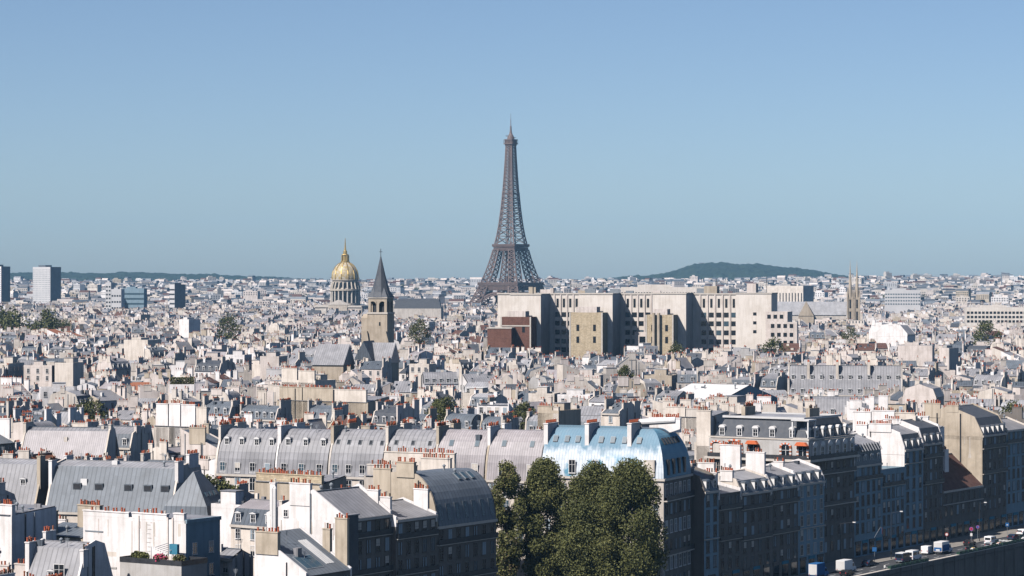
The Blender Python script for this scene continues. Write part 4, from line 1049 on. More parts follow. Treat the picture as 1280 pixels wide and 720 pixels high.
r = back(656, 800, 96, 20.6, "zinc attic with a line of white dormers, behind the blue painted roof", rz=rad(-12), style="mansard", lowroof="blue_zinc", roof="pale_zinc", wall="cream_plaster", rise=3.6, nd=6, land="the zinc attic with white dormers")
r = back(828, 960, 70, 24, "pale hall with broad white sheet roof and shaded side wall", rz=rad(-40), style="gable", pitch=16, wall="bluish_plaster", roof="white_roof", party=0, stacks=([], []), floors=0, sky=False, d=34, land="the white sheet roof")
r = back(672, 770, 26, 28.4, "plain yellow tan block with a dark groove and pots on top", style="flat", wall="tan_plaster", roof="zinc", floors=0, walls=[(.0, .7, 30.4, "tan_plaster"), (.74, .99, 30.2, "cream_plaster")])
r = back(752, 790, 22, 27.2, "yellowish narrow block beside a dark roof gap", style="gable", pitch=24, wall="cream_plaster", roof="blue_zinc", floors=1)
r = back(832, 800, 52, 25.8, "long cream chimney wall with thick rows of red pots", style="shed", rise=1.4, wall="cream_plaster", roof="zinc", party=0, stacks=([], []), floors=0, walls=[(.0, .45, 28.8, "cream_plaster"), (.47, .99, 28.4, "pale_stone")])
r = back(868, 690, 24, 24, "slim cream chimney tower beside a dark gap, near the slate mansard", style="flat", wall="cream_plaster", roof="zinc", floors=0, d=6, walls=[(.1, .8, 33.0, "cream_plaster")])
r = back(1066, 700, 88, 27, "run of four white party walls in full sun above the quay houses", rz=rad(-28), style="shed", rise=1.2, wall="white_plaster", roof="zinc", party=0, stacks=([], []), floors=0, npipes=0, walls=[(.0, .24, 32.2, "white_plaster"), (.25, .55, 32.6, "white_plaster"), (.56, .82, 32.2, "cream_plaster"), (.83, .99, 31.4, "white_plaster")], land="the four white party walls")
r = back(1168, 735, 30, 28, "square white chimney block near the tall tan wall", style="flat", wall="white_plaster", roof="zinc", floors=1, d=8, walls=[(.0, .9, 31.4, "white_plaster")])
r = back(985, 1040, 140, 22, "long grey zinc mansard with two storeys of dormers", rz=rad(-8), style="double_mansard", rise=5.5, rise2=5, wall="pale_stone", roof="zinc", lowroof="blue_zinc", nd=12, land="the long double mansard", full=True)
for xx in (-14, -3, 9):
    q = MB(); q.box(xx-.5, xx+.5, -3.4, -.6, 28, 34.6, G["cream_plaster"], bot=False); o = q.build("chimney", r); q = MB(); q.box(xx-.4, xx+.4, -3.2, -.8, 34.6, 35.3, G["terracotta"]); q.build("chimney_pot_row", o)
r = back(1010, 940, 100, 19, "lower grey zinc mansard with five dormers in front of the double mansard", rz=rad(-8), style="mansard", rise=5.5, inset=3, wall="cream_plaster", roof="zinc", nd=5)
r = back(1225, 800, 70, 24, "pale pinkish pitched roof with two skylights and shrubs at its foot", rz=rad(-15), style="gable", pitch=36, wall="white_plaster", roof="pale_zinc", sky=True)
r = back(1, 850, 26, 18, "pyramid roof of weathered zinc on a small pavilion", rz=rad(-20), style="gable", pitch=44, wall="grey_plaster", roof="zinc", d=11)
r = back(24, 820, 66, 21, "pale lilac zinc roof with two square black skylights", rz=rad(-18), style="gable", pitch=40, wall="white_plaster", roof="pale_zinc", sky=True)
r = back(24, 690, 110, 20.4, "broad weathered zinc roof with vents along its ridge", rz=rad(-10), style="mansard", rise=7, inset=4, wall="cream_plaster", roof="zinc", lowroof="mauve_zinc", dormers=0)
r = back(885, 860, 38, 26.6, "square cream block with a rough stained wall, beside the white sheet roof", style="flat", wall="pale_stone", roof="zinc", floors=0, walls=[(.0, .6, 29, "pale_stone")])

# ------------------------------------------------------------------ landmarks
def lmark(phrase, x, y, z): LAND.append((phrase, *proj(x, y, z)))
# lattice iron tower
EY = 4130.0; ex = px2x(638.5, EY)
eif = empty("lattice_tower", (ex, EY, 0), rad(-34)); tag(eif, "tall brown iron lattice tower on four arched legs, dominating the skyline", "tower")
lmark("the iron lattice tower", ex, EY, 60)
IB = G["iron_brown"]
HW = [(0, 62.5), (20, 50.5), (40, 41), (57.6, 34.2), (80, 27), (100, 22), (115.7, 18.6), (130, 15.8), (150, 13.0), (175, 10.6), (200, 8.8), (225, 7.4), (250, 6.2), (276, 5.2)]
LW = [(0, 25), (57.6, 15.5), (115.7, 9.8)]
hw = lambda z: lerp(HW, z)
lw_ = lambda z: lerp(LW, z)
def truss(b, corners0, corners1, wch, wbr, chords=True):
    n = len(corners0)
    for k in range(n):
        a0, a1 = corners0[k], corners1[k]; b0, b1 = corners0[(k+1) % n], corners1[(k+1) % n]
        if chords: b.beam(a0, a1, wch, IB)
        b.beam(a0, b1, wbr, IB); b.beam(b0, a1, wbr, IB); b.beam(a1, b1, wbr*1.15, IB)
def leg_ring(z, sx, sy):
    o = hw(z); i = o-lw_(z)
    return [(sx*i, sy*i, z), (sx*o, sy*i, z), (sx*o, sy*o, z), (sx*i, sy*o, z)]
for sx in (-1, 1):
    for sy in (-1, 1):
        b = MB(); zs = [0, 9, 18, 27, 35, 43, 50, 57]
        for z0, z1 in zip(zs, zs[1:]): truss(b, leg_ring(z0, sx, sy), leg_ring(z1, sx, sy), 2.0, 1.0)
        zs = [62, 70, 78, 86, 93, 100, 106, 112]
        for z0, z1 in zip(zs, zs[1:]): truss(b, leg_ring(z0, sx, sy), leg_ring(z1, sx, sy), 1.5, .85)
        b.build("leg", eif)
        b = MB(); c = hw(3)-lw_(3)/2; b.box(sx*c-14, sx*c+14, sy*c-14, sy*c+14, -2, 5, G["pale_stone"]); b.build("pier", eif)
for k in range(4):                                    # decorative arches between the legs
    b = MB(); n = 16
    pts = lambda r_: [(r_*math.cos(math.pi*i/n), -1, 10+ (r_*math.sin(math.pi*i/n))*.98) for i in range(n+1)]
    A, B = pts(37.5), pts(34.5)
    for i in range(n):
        y = -hw(max(0, A[i][2]))+1.2; y2 = -hw(max(0, A[i+1][2]))+1.2
        p, q, r_, s_ = (A[i][0], y, A[i][2]), (A[i+1][0], y2, A[i+1][2]), (B[i][0], y, B[i][2]), (B[i+1][0], y2, B[i+1][2])
        b.beam(p, q, 2.2, IB); b.beam(r_, s_, 1.8, IB); b.beam(p, s_, .9, IB); b.beam(r_, q, .7, IB)
    o = b.build("arch", eif); o.rotation_euler = (0, 0, k*math.pi/2)
def gallery(name, z0, z1, o, n, posts=True):
    b = MB(); i = o-4 if o > 12 else 0
    for zz0, zz1, oo in ((z0, z0+1.6, o-.8), (z1-1.4, z1, o)):
        b.box(-oo, oo, -oo, oo, zz0, zz1, IB)
    for k in range(4):
        for j in range(n+1):
            t = -o+2*o*j/n
            p = [(t, -o+.4), (o-.4, t), (-t, o-.4), (-o+.4, -t)][k]
            b.beam((p[0], p[1], z0+1), (p[0], p[1], z1), .8, IB)
            if j < n:
                t2 = -o+2*o*(j+1)/n; p2 = [(t2, -o+.4), (o-.4, t2), (-t2, o-.4), (-o+.4, -t2)][k]
                b.beam((p[0], p[1], z0+1), (p2[0], p2[1], z1), .5, IB); b.beam((p2[0], p2[1], z0+1), (p[0], p[1], z1), .5, IB)
    oo = o-1.6; b.box(-oo, oo, -oo, oo, z0+1.6, z1-1.4, G["iron_brown"])
    return b.build(name, eif)
gallery("first_platform", 50.5, 57, 34.6, 26); gallery("upper_gallery", 57.2, 62.5, 36.2, 30)
gallery("second_platform", 110.0, 115.5, 18.8, 16); gallery("upper_gallery", 115.8, 120.5, 20.4, 18)
b = MB(); z = 120.0; 
def shaft_ring(z, k=0): o = hw(z); return [(-o, -o, z), (o, -o, z), (o, o, z), (-o, o, z)]
while z < 270:
    dz = max(5.0, hw(z)*.72); z1 = min(272, z+dz)
    r0, r1 = shaft_ring(z), shaft_ring(z1)
    truss(b, r0, r1, 1.5 if z < 200 else 1.15, .8)
    lw2 = max(1.6, 5.2*(1-(z-118)/190))             # inner chords of each corner pier
    for sx in (-1, 1):
        for sy in (-1, 1):
            for (ax, ay) in ((1, 0), (0, 1)):
                f = lambda zz: (sx*(hw(zz)-lw2*ax), sy*(hw(zz)-lw2*ay), zz)
                b.beam(f(z), f(z1), .8, IB); b.beam(f(z), (sx*hw(z1), sy*hw(z1), z1), .55, IB)
    z = z1
b.build("upper_shaft", eif)
b = MB(); b.box(-.6, .6, -.6, .6, 62, 272, IB); b.build("lift_shaft", eif)
b = MB(); b.box(-6.2, 6.2, -6.2, 6.2, 196, 199, IB); b.build("intermediate_platform", eif)
b = MB(); b.box(-6.4, 6.4, -6.4, 6.4, 270, 272.4, IB); b.box(-8.0, 8.0, -8.0, 8.0, 272.4, 274, IB); b.box(-6.8, 6.8, -6.8, 6.8, 274, 279, IB); b.box(-7.6, 7.6, -7.6, 7.6, 279, 280, IB)
for k in range(7):
    t = -8+16*k/6
    for p in ((t, -8), (t, 8), (-8, t), (8, t)): b.beam((p[0]*.95, p[1]*.95, 273.5), (p[0]*.95, p[1]*.95, 279.5), .5, IB)
b.build("summit_gallery", eif)
b = MB(); b.lathe([(5.6, 280), (5.2, 283), (3.6, 286.5), (2.2, 289), (1.6, 293)], 12, IB); b.build("cupola", eif)
b = MB(); b.lathe([(1.5, 292), (1.2, 300), (.6, 301), (.45, 311), (.25, 312), (.22, 319)], 8, IB)
for k in range(10):
    a = k*.63; b.beam((0, 0, 280+k*.6), (8.5*math.cos(a), 8.5*math.sin(a), 282.5+k*.5), .4, IB)
b.build("antenna", eif)

# gilded dome church
DY = 3300.0; dx = px2x(431.5, DY)
dm = empty("domed_church", (dx, DY, 0), rad(-14)); tag(dm, "domed church with gilded ribbed dome, lantern and needle spire", "church"); lmark("the gilded dome", dx, DY, 60)
ST = G["church_stone"]; PS = G["pale_stone"]; DS = G["dome_stone"]
b = MB(); b.box(-29, 29, -29, 29, 0, 33, PS); b.box(-30, 30, -30, 30, 33, 35, G["stone_trim"]); b.box(-12, 12, -30.5, -29, 0, 36, DS); b.prismy([(-13, 36), (13, 36), (0, 42)], -30.8, -20, PS); b.build("church_body", dm)
b = MB(); b.lathe([(18.5, 35), (18.5, 38), (15.2, 38.1), (15.2, 54)], 36, DS); b.build("lower_drum", dm)
b = MB()
for k in range(20):
    a = 2*math.pi*(k+.5)/20; b.lathe([(1.15, 38), (1.0, 52.2), (1.35, 53)], 8, G["stone_trim"], 17.4*math.cos(a), 17.4*math.sin(a))
b.build("colonnade", dm)
def drum_windows(n, r_, z0, z1, wd, nm="window"):
    for k in range(n):
        a = 2*math.pi*k/n; q = MB(); q.box(-wd/2, wd/2, -.25, .25, z0, z1, G["glass"]); o = q.build(nm, dm); o.location = (r_*math.cos(a), r_*math.sin(a), 0); o.rotation_euler = (0, 0, a-math.pi/2)
drum_windows(20, 15.3, 40, 50, 2.2)
b = MB(); b.lathe([(18.9, 53), (18.9, 55), (16.2, 55.1), (15.4, 56), (15.4, 65), (16.6, 65.6), (16.6, 66.6)], 36, DS); b.build("upper_drum", dm)
drum_windows(20, 15.5, 57.2, 63.4, 1.9)
b = MB()
for k in range(20):
    a = 2*math.pi*(k+.5)/20; ca, sa = math.cos(a), math.sin(a); b.beam((18.3*ca, 18.3*sa, 54.5), (15.8*ca, 15.8*sa, 63.5), 1.4, DS)
b.build("volute_ring", dm)
dp = [(15.9, 66.6), (16.2, 69), (15.9, 73), (14.6, 77.5), (12.2, 81.8), (8.8, 85.2), (5.4, 87.2), (4.6, 87.8)]
b = MB(); b.lathe(dp, 48, G["gilded_lead"]); b.build("dome", dm, smooth=True)
b = MB()
for k in range(12):
    a = 2*math.pi*k/12; ca, sa = math.cos(a), math.sin(a)
    for (r0, z0), (r1, z1) in zip(dp, dp[1:]): b.beam((r0*ca*1.01, r0*sa*1.01, z0), (r1*ca*1.01, r1*sa*1.01, z1), 1.0, G["gold"])
b.build("gilded_rib", dm)
b = MB(); b.lathe([(5.4, 87.6), (5.4, 89.2), (3.6, 89.4), (3.6, 96), (4.6, 96.4), (4.2, 97.2), (2.6, 97.6), (2.4, 101), (1.5, 102), (.9, 106), (.35, 116), (.2, 117)], 12, G["gold"])
for k in range(4):
    a = math.pi/4+k*math.pi/2; b.lathe([(.8, 89), (.7, 96)], 6, G["gold"], 4.6*math.cos(a), 4.6*math.sin(a))
b.build("lantern", dm)
mark(dx, DY, 0, 60, 60, 4)

# stone church tower with slate spire
TY = 1250.0; tx = px2x(476, TY)
tw = empty("church_tower", (tx, TY, 0), rad(-17)); tag(tw, "square stone church tower with twin belfry arches under a dark slate spire", "tower"); lmark("the slate spired church tower", tx, TY, 50)
w = 9.6
b = MB(); b.box(-w/2, w/2, -w/2, w/2, 0, 50.4, ST); b.box(-w/2-.25, w/2+.25, -w/2-.25, w/2+.25, 50.4, 51.2, G["stone_trim"]); b.build("tower_body", tw)
for sx in (-1, 1):
    b = MB(); b.box(sx*w/2-1.0, sx*w/2+1.0, -w/2-1.2, -w/2+.8, 0, 38, ST); b.prismy([(sx*w/2-1.0, 38), (sx*w/2+1.0, 38), (sx*w/2+.2*(-sx), 42.5)], -w/2-1.19, -w/2+.79, ST); b.build("buttress", tw)
b = MB(); b.box(-w/2-3.4, -w/2-.02, -w/2+1.2, w/2-2, 0, 48.6, ST); b.prism([(-w/2+1.2, 48.6), (w/2-2, 48.6), (-.4, 50.4)], -w/2-3.4, -w/2-.02, ST); b.build("stair_turret", tw)
b = MB(); o_ = w/2-.3     # belfry: corner and mid piers with open arches
for x_ in (-o_, -.5, o_-1.3 if False else o_-1.2):
    for y_ in (-o_, -.5, o_-1.2):
        if x_ == -.5 and y_ == -.5: continue
        b.box(x_, x_+1.2, y_, y_+1.2, 51.2, 56.2, ST)
b.box(-o_, o_, -o_, o_, 56.2, 57.6, ST); b.box(-o_-.35, o_+.35, -o_-.35, o_+.35, 57.6, 58.1, G["stone_trim"])
b.box(-o_+1.6, o_-1.6, -o_+1.6, o_-1.6, 51.2, 56.2, G["dark_metal"]); b.build("belfry", tw)
for k in range(4):
    for x_ in (-2.35, 2.35):
        q = MB(); n = 8; P = [(-1.6, 54.6)]+[(-1.6*math.cos(math.pi*i/n), 54.6+1.6*math.sin(math.pi*i/n)) for i in range(1, n)]+[(1.6, 54.6), (1.6, 56.25), (-1.6, 56.25)]
        for (xa, za), (xb, zb) in zip(P[:n+1], P[1:n+1]): q.prismy([(xa, za), (xb, zb), (xb, 56.25), (xa, 56.25)], -o_+.02, -o_+.7, ST)
        o = q.build("arch", tw); o.rotation_euler = (0, 0, k*math.pi/2); o.location = Matrix.Rotation(k*math.pi/2, 3, 'Z') @ Vector((x_, 0, 0))
b = MB(); sl = G["slate"]; e = o_+.5
R8 = lambda r_, z_: [(r_*math.cos(math.pi/8+k*math.pi/4), r_*math.sin(math.pi/8+k*math.pi/4), z_) for k in range(8)]
b.lathe([(e*1.08, 58.1), (e*.86, 60.6), (e*.44, 68), (.25, 76.6)], 8, sl, a0=math.pi/8)
for k in range(4):
    a = math.pi/4+k*math.pi/2; c, s_ = math.cos(a), math.sin(a); p = Vector((c*e*1.38, s_*e*1.38, 58.1)); top = (c*e*.55, s_*e*.55, 63.5)
    l = (Vector((c, s_, 0))*e*.7+Vector((-s_, c, 0))*e*.72); r_ = (Vector((c, s_, 0))*e*.7-Vector((-s_, c, 0))*e*.72)
    b.poly([tuple(p), (l.x, l.y, 58.1), top], sl); b.poly([(r_.x, r_.y, 58.1), tuple(p), top], sl)
b.build("spire", tw)
b = MB(); b.beam((0, 0, 76), (0, 0, 80.4), .22, G["dark_metal"]); b.beam((-.8, 0, 79), (.8, 0, 79), .22, G["dark_metal"]); b.lathe([(.05, 76.2), (.35, 76.6), (.05, 77)], 8, G["dark_metal"]); b.build("cross", tw)
for z_, x_ in ((45, 1.2), (34, -1), (26, 0)):
    q = MB(); q.box(x_-.4, x_+.4, -w/2-.05, -w/2+.2, z_, z_+1.7, G["glass"]); q.build("window", tw)
mark(tx, TY, 0, 15, 15, 1)
nv = rooted("church_nave", "church nave with light grey gabled roofs at the foot of the slate spired tower", "church", (px2x(454, 1228), 1228), rad(-17), 13, 12, top=38)
b = MB(); b.box(-6.4, 6.4, -6, 6, 0, 29, ST); b.build("wall", nv); b = MB(); b.prism([(-7, 28.5), (7, 28.5), (1, 37.6)], -6.7, 6.7, G["zinc"]); b.build("roof", nv)
b = MB(); b.prismy([(-9.5, 30), (-1, 30), (-5, 38.5)], -10, 4, G["dark_zinc"]); b.build("transept_roof", nv)
nv = rooted("church_nave", "church choir with broad lilac grey roof left of the spired tower", "church", (px2x(390, 1215), 1215), rad(-17), 15, 14, top=38)
b = MB(); b.box(-7.4, 7.4, -7, 7, 0, 28.5, ST); b.build("wall", nv); b = MB(); b.prism([(-7.6, 28), (7.6, 28), (1, 37.2)], -7.7, 7.7, G["zinc"]); b.build("roof", nv)

# big pale institution block with projecting wings
SY = 1560.0; SR = rad(-13)
ins = empty("institution_building", (px2x(640, SY), SY, 0), SR); tag(ins, "huge pale stone institution with three projecting wings and rows of slot windows", "building"); lmark("the huge pale institution block", px2x(790, SY), SY, 45)
k_ = .4705
def X(px): return (px-640)*k_
b = MB(); b.box(X(610), X(912), 24, 44, 0, 57.6, G["ashlar"]); b.box(X(610)-.4, X(912)+.4, 23.6, 44.4, 57.6, 58.4, G["stone_trim"]); b.build("main_block", ins)
for a0, a1, zt in ((638, 676, 57.4), (724, 765, 57.8), (814, 855, 58.0)):
    b = MB(); b.box(X(a0), X(a1), 0, 24, 0, zt, G["ashlar"]); b.box(X(a0)-.3, X(a1)+.3, -.3, 24, zt, zt+.7, G["stone_trim"]); b.build("wing", ins)
for a0, a1, mt, zt, nm in ((719, 759, "tan_brick", 47.6, "brick_wing"), (812, 845, "tan_brick", 46.4, "brick_wing"), (634, 671, "red_brick", 45.0, "red_brick_wing")):
    b = MB(); b.box(X(a0), X(a1), -16, 0-.31, 0, zt, G[mt]); b.box(X(a0)-.2, X(a0)+.6, -16.2, -15.9, 0, zt, G["stone_trim"]); b.box(X(a1)-.6, X(a1)+.2, -16.2, -15.9, 0, zt, G["stone_trim"]); b.box(X(a0)+3, X(a1)-4, -12, -2, zt, zt+3.2, G["pink_stone"]); b.build(nm, ins)
    if nm == "red_brick_wing":
        b = MB(); b.box(X(a0)-6, X(a0)+8, -24, -16.4, 0, 38.5, G["red_brick"]); b.box(X(a0)-6.3, X(a0)+8.3, -24.3, -16.3, 38.5, 39.1, G["stone_trim"]); b.build("red_brick_wing", ins)
    for fx in (.25, .76):
        for z_ in ((30.5, 37.2) if nm != "red_brick_wing" else (36.2,)):
            q = MB(); xx = X(a0)+(X(a1)-X(a0))*fx; q.box(xx-.8, xx+.8, -16.1, -15.9, z_, z_+3.6, G["glass"]); q.build("window", ins)
q = MB(); q.box(X(634), X(671), -16.2, -16.05, 39.6, 40.3, G["stone_trim"]); q.build("string_course", ins)
q = MB()
for px_ in (822, 828): q.lathe([(.9, 25), (.9, 47.5)], 10, G["tan_plaster"], X(px_), -17.2)
q.build("flue_pipe", ins)
for a0, a1, n in ((682, 722, 5), (770, 812, 5), (864, 910, 5)):
    for i in range(n):
        xx = X(a0)+(X(a1)-X(a0))*(i+.5)/n
        q = MB(); q.box(xx-.65, xx+.65, 23.85, 24.1, 50.2, 55.2, G["glass"]); q.build("slot_window", ins)
        for z_ in (44.6, 39.6, 34.4, 29.2, 24.2):
            q = MB(); q.box(xx-1.35, xx+1.35, 23.85, 24.1, z_, z_+2.7, G["glass"] if (i*7+int(z_)) % 4 else G["sky_glass"]); q.build("window", ins)
    q = MB()
    for i in range(n+1):
        xx = X(a0)+(X(a1)-X(a0))*i/n; q.box(xx-.4, xx+.4, 23.5, 24, 20, 57.5, G["pink_stone"])
    q.build("pilaster", ins)
q = MB(); q.box(X(785), X(805), 18, 24, 0, 36, G["pink_stone"]); q.box(X(791), X(800), 17.9, 18.2, 24, 33.5, G["glass"]); q.build("porch", ins)
b = MB(); b.box(X(914), X(957), 4, 30, 0, 58.2, G["ashlar"]); b.box(X(914)-.3, X(957)+.3, 3.7, 30.3, 58.2, 58.8, G["stone_trim"]); b.build("end_block", ins)
for z_ in (46, 41, 36):
    q = MB(); q.box(X(935), X(939), 3.9, 4.2, z_, z_+1.7, G["glass"]); q.build("window", ins)
b = MB(); b.box(X(953), X(979), -6, 16, 0, 48.2, G["pink_stone"]); b.box(X(960), X(992), -12, -6.02, 0, 42.5, G["pink_stone"]); b.build("low_wing", ins)
for j, z_ in enumerate((44.4, 39.3, 34.4, 30)):
    for i in range(4):
        if j == 0 and i > 2: continue
        xx = X(957 if j == 0 else 963)+i*3.5; yy_ = -6.1 if j == 0 else -12.1
        q = MB(); q.box(xx-1, xx+1, yy_, yy_+.3, z_, z_+2.2, G["glass"]); q.build("window", ins)
b = MB(); b.box(X(868), X(884), 26, 36, 58, 62.5, G["tan_plaster"]); b.box(X(925), X(936), 12, 22, 58.5, 64, G["pink_stone"]); b.box(X(657), X(662), 8, 11, 58, 62, G["tan_plaster"]); b.build("roof_hut", ins)
vr = random.Random(4)
for k in range(16):
    px_ = vr.uniform(645, 955); q = MB(); w_ = vr.uniform(.8, 3.2); y_ = vr.uniform(27, 40) if px_ < 912 else vr.uniform(8, 25); z_ = 58.2
    q.box(X(px_)-w_, X(px_)+w_, y_-1, y_+1, z_, z_+vr.uniform(1.2, 3.6), G[vr.choice(("tan_plaster", "pink_stone", "grey_metal", "ashlar"))]); q.build("roof_vent", ins)
for px_, zt_ in ((700, 63), (741, 62), (882, 64), (944, 65)):
    q = MB(); q.beam((X(px_), 30, 58), (X(px_), 30, zt_+3), .3, G["dark_metal"]); q.build("aerial", ins)
mark(ins.location.x+80*math.cos(SR), SY+14, SR, 190, 75, 2)

# twin spired gothic church
CY = 2500.0; cx_ = px2x(1069, CY)
gc = empty("gothic_church", (cx_, CY, 0), rad(-6)); tag(gc, "gothic church with twin openwork stone spires and long pale nave roof", "church"); lmark("the twin spired church", cx_, CY, 50)
for x_ in (-4.6, 1.6):
    b = MB(); b.box(x_-2.3, x_+2.3, -2.3, 2.3, 0, 50, ST)
    for a_ in (-1, 1):
        for c_ in (-1, 1): b.box(x_+a_*2.5-.5, x_+a_*2.5+.5, c_*2.5-.5, c_*2.5+.5, 0, 50+c_, ST); b.lathe([(.75, 50+c_), (.08, 60)], 6, ST, x_+a_*2.5, c_*2.5)
    b.build("bell_tower", gc)
    b = MB(); b.lathe([(2.2, 50), (1.5, 60), (.7, 71), (.16, 81), (.1, 84)], 8, ST); o = b.build("spire", gc); o.location = (x_, 0, 0)
    for z_ in (29, 40):
        q = MB(); q.box(x_-.8, x_+.8, -2.4, -2.2, z_, z_+8, G["glass"]); q.build("lancet_window", gc)
b = MB(); b.box(8-82, -8, 2, 18, 0, 33.5, PS); b.box(-74, -8, -6, 1.9, 0, 28, PS); b.build("nave", gc)
b = MB(); b.prism([(1.4, 33.6), (18.6, 33.6), (10, 46)], -75, -7.5, G["pale_zinc"]); b.build("nave_roof", gc)
b = MB(); b.prismy([(-52, 33), (-38, 33), (-45, 46.5)], -9, 10, PS, ST); b.box(-52, -38, -8.6, 2, 0, 33, ST); b.build("transept", gc)
for i in range(8):
    q = MB(); x_ = -70+i*7.8; q.box(x_-1.4, x_+1.4, -6.1, -5.9, 20, 26.5, G["glass"]); q.build("window", gc)
mark(cx_-34, CY+6, 0, 90, 30, 3)

def block(name, label, px0, px1, Y, zt, depth, rz, wall, side=None, nx=0, nz=0, wz=2.2, wx=2.2, z0=20, roof="zinc", cat="building", group=None, land=None, glass="glass"):
    w = (px1-px0)/F*Y; root = rooted(name, label, cat, (px2x(px0, Y), Y), rz, w, depth, group, land, zt, 2)
    b = MB(); b.box(-w/2, w/2, -depth/2, depth/2, -1, zt, G[wall], G[roof])
    b.build("wall", root)
    q = MB(); q.box(-w*.3, w*.1, -depth*.3, depth*.3, zt+.01, zt+zt*.035, G[side or wall]); q.build("roof_hut", root)
    for j in range(nz):
        q = MB(); z = z0+(zt-z0-2)*(j)/nz
        for i in range(nx):
            x = -w/2+w*(i+.5)/nx; q.box(x-wx/2, x+wx/2, -depth/2-.12, -depth/2+.1, z, z+wz, G[glass])
            if nx*nz <= 90: q.build("window", root); q = MB()
        if nx*nz > 90: q.build("window_band", root)["kind"] = "stuff"
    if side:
        q = MB(); q.box(w/2+.01, w/2+.3, -depth/2, depth/2, 0, zt-.1, G[side]); q.build("shade_toned_flank", root)  # right flank covered in a darker tone so its shade is painted on
    return root
GT_ = "high rise slabs on the skyline"
block("tower_block", "white gridded high rise slab with side darkened blue for shade, in full at the skyline", 41, 73, 4600, 88, 24, rad(-38), "tower_concrete", "blue_zinc", 12, 22, 1.2, 1.1, 8, glass="sky_glass", group=GT_, land="the gridded high rise")
block("tower_block", "high rise slab cut by the edge of the view, side toned blue for shade", -14, 9, 4620, 89, 20, rad(-38), "white_plaster", "blue_zinc", 10, 22, 1.2, 1.1, 8, glass="sky_glass", group=GT_)
block("office_slab", "pale office slab with blank white end wall beside a blue glazed wing", 132, 139, 3600, 63, 14, rad(-10), "tower_concrete", None, 2, 8)
block("office_slab", "low white office cube beside the pale slab", 139, 152, 3580, 54, 14, rad(-10), "tower_concrete", None, 4, 4)
block("office_slab", "long blue glazed office wing next to the white cube", 152, 181, 3620, 55, 14, rad(-10), "bluish_plaster", None, 14, 5, glass="sky_glass")
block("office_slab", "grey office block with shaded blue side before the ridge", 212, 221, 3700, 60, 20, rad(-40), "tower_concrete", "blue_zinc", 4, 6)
block("long_slate_building", "long dark slate roofed palace wing between spired tower and lattice tower", 490, 553, 2900, 39, 16, rad(-4), "pale_stone", None, 16, 2, roof="slate")
q = MB(); Yp = 2895; xp = px2x(490, Yp)
pr_ = rooted("palace_roof_block", "dark slate mansard roof range with small dormers, near the spired tower", "building", (px2x(492, 2850), 2850), rad(-4), 50, 16, top=46)
b = MB(); b.box(-25, 25, -8, 8, 0, 36, PS); b.build("wall", pr_); hip_roof(pr_, 50, 16, [(0, 36), (2.5, 45.5), (7.8, 46.6)], [G["slate"]]*5)
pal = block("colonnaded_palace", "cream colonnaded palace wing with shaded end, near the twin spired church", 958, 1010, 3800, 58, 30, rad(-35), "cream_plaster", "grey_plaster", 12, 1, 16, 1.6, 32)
block("institution_annex", "cream ornate pavilion with attic storey on the skyline above the institution", 776, 880, 2300, 60, 20, rad(-3), "ashlar", None, 30, 2, 1.6, 1.3, 50)
block("pale_office_block", "white office block with tight rows of square windows, far side of the twin spires", 1208, 1292, 2300, 43, 20, rad(-5), "ashlar", None, 18, 3, 2, 2.2, 30)
block("blue_glass_block", "long pale office block with bluish windows beyond the twin spired church", 1106, 1150, 3300, 54, 16, rad(-8), "tower_concrete", None, 14, 4, 1.5, 1.8, 36, glass="sky_glass")
block("white_cube_building", "white cube building with dark flat roof amid grey roofs", 224, 240, 1900, 38.5, 12, rad(-35), "white_plaster", None, 3, 1)
back(1106, 1720, 20, 33, "plain white gabled block with blank wall, farther than the long double mansard", rz=RU, nm="white_gable_block", w=12, d=11, style="mansard", rise=5, inset=2.5, rise2=.6, wall="white_plaster", roof="zinc", dormers=0, floors=0, sidewin=False, pipes=False)
back(1134, 1690, 40, 32, "wide white blank wall with sloping ends beneath the twin spires", rz=RU, nm="white_gable_block", w=12, d=22, style="mansard", rise=5.5, inset=5, rise2=.5, wall="white_plaster", roof="zinc", dormers=0, floors=0, sidewin=False, pipes=False)
block("cream_slab_block", "cream concrete slab block with side in shade", 155, 190, 1500, 33, 14, rad(-25), "cream_plaster", None, 0, 0)
block("pale_wall_building", "long pale pinkish blank wall with a crooked roofline", 1122, 1165, 1330, 34, 12, rad(-14), "pink_stone")
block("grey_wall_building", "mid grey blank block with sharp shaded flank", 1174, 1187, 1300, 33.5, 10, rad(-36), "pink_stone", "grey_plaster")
# tower crane on the horizon
cr = empty("tower_crane", (px2x(1252, 6200), 6200, 40)); tag(cr, "small tower crane standing on the far horizon", "crane")
b = MB(); b.beam((0, 0, 0), (0, 0, 38), 2.4, G["grey_metal"]); b.build("mast", cr); b = MB(); b.beam((-18, 0, 36), (26, 0, 38), 2.0, G["grey_metal"]); b.beam((0, 0, 37), (0, 0, 44), 1.6, G["grey_metal"]); b.beam((0, 0, 44), (24, 0, 38), .8, G["grey_metal"]); b.build("jib", cr)

for px0_, px1_, zt_, lab_ in ((874, 880, 128, "small pale tower of a fort on the crest of the wooded hill"), (896, 932, 119, "long low pale fort wall along the crest of the wooded hill")):
    Yh = 10050; zg = CAMZ-(338-HOR)/F*Yh-14
    fo = empty("hilltop_fort", (px2x((px0_+px1_)/2, Yh), Yh, zg)); tag(fo, lab_, "fort"); w_ = (px1_-px0_)/F*Yh
    b = MB(); b.box(-w_/2, w_/2, -8, 8, 0, zt_-zg, G["cream_plaster"]); b.build("wall", fo)
    b = MB(); b.box(-w_/2-1, w_/2+1, -9, 9, zt_-zg, zt_-zg+2, G["zinc"]); b.build("roof", fo)
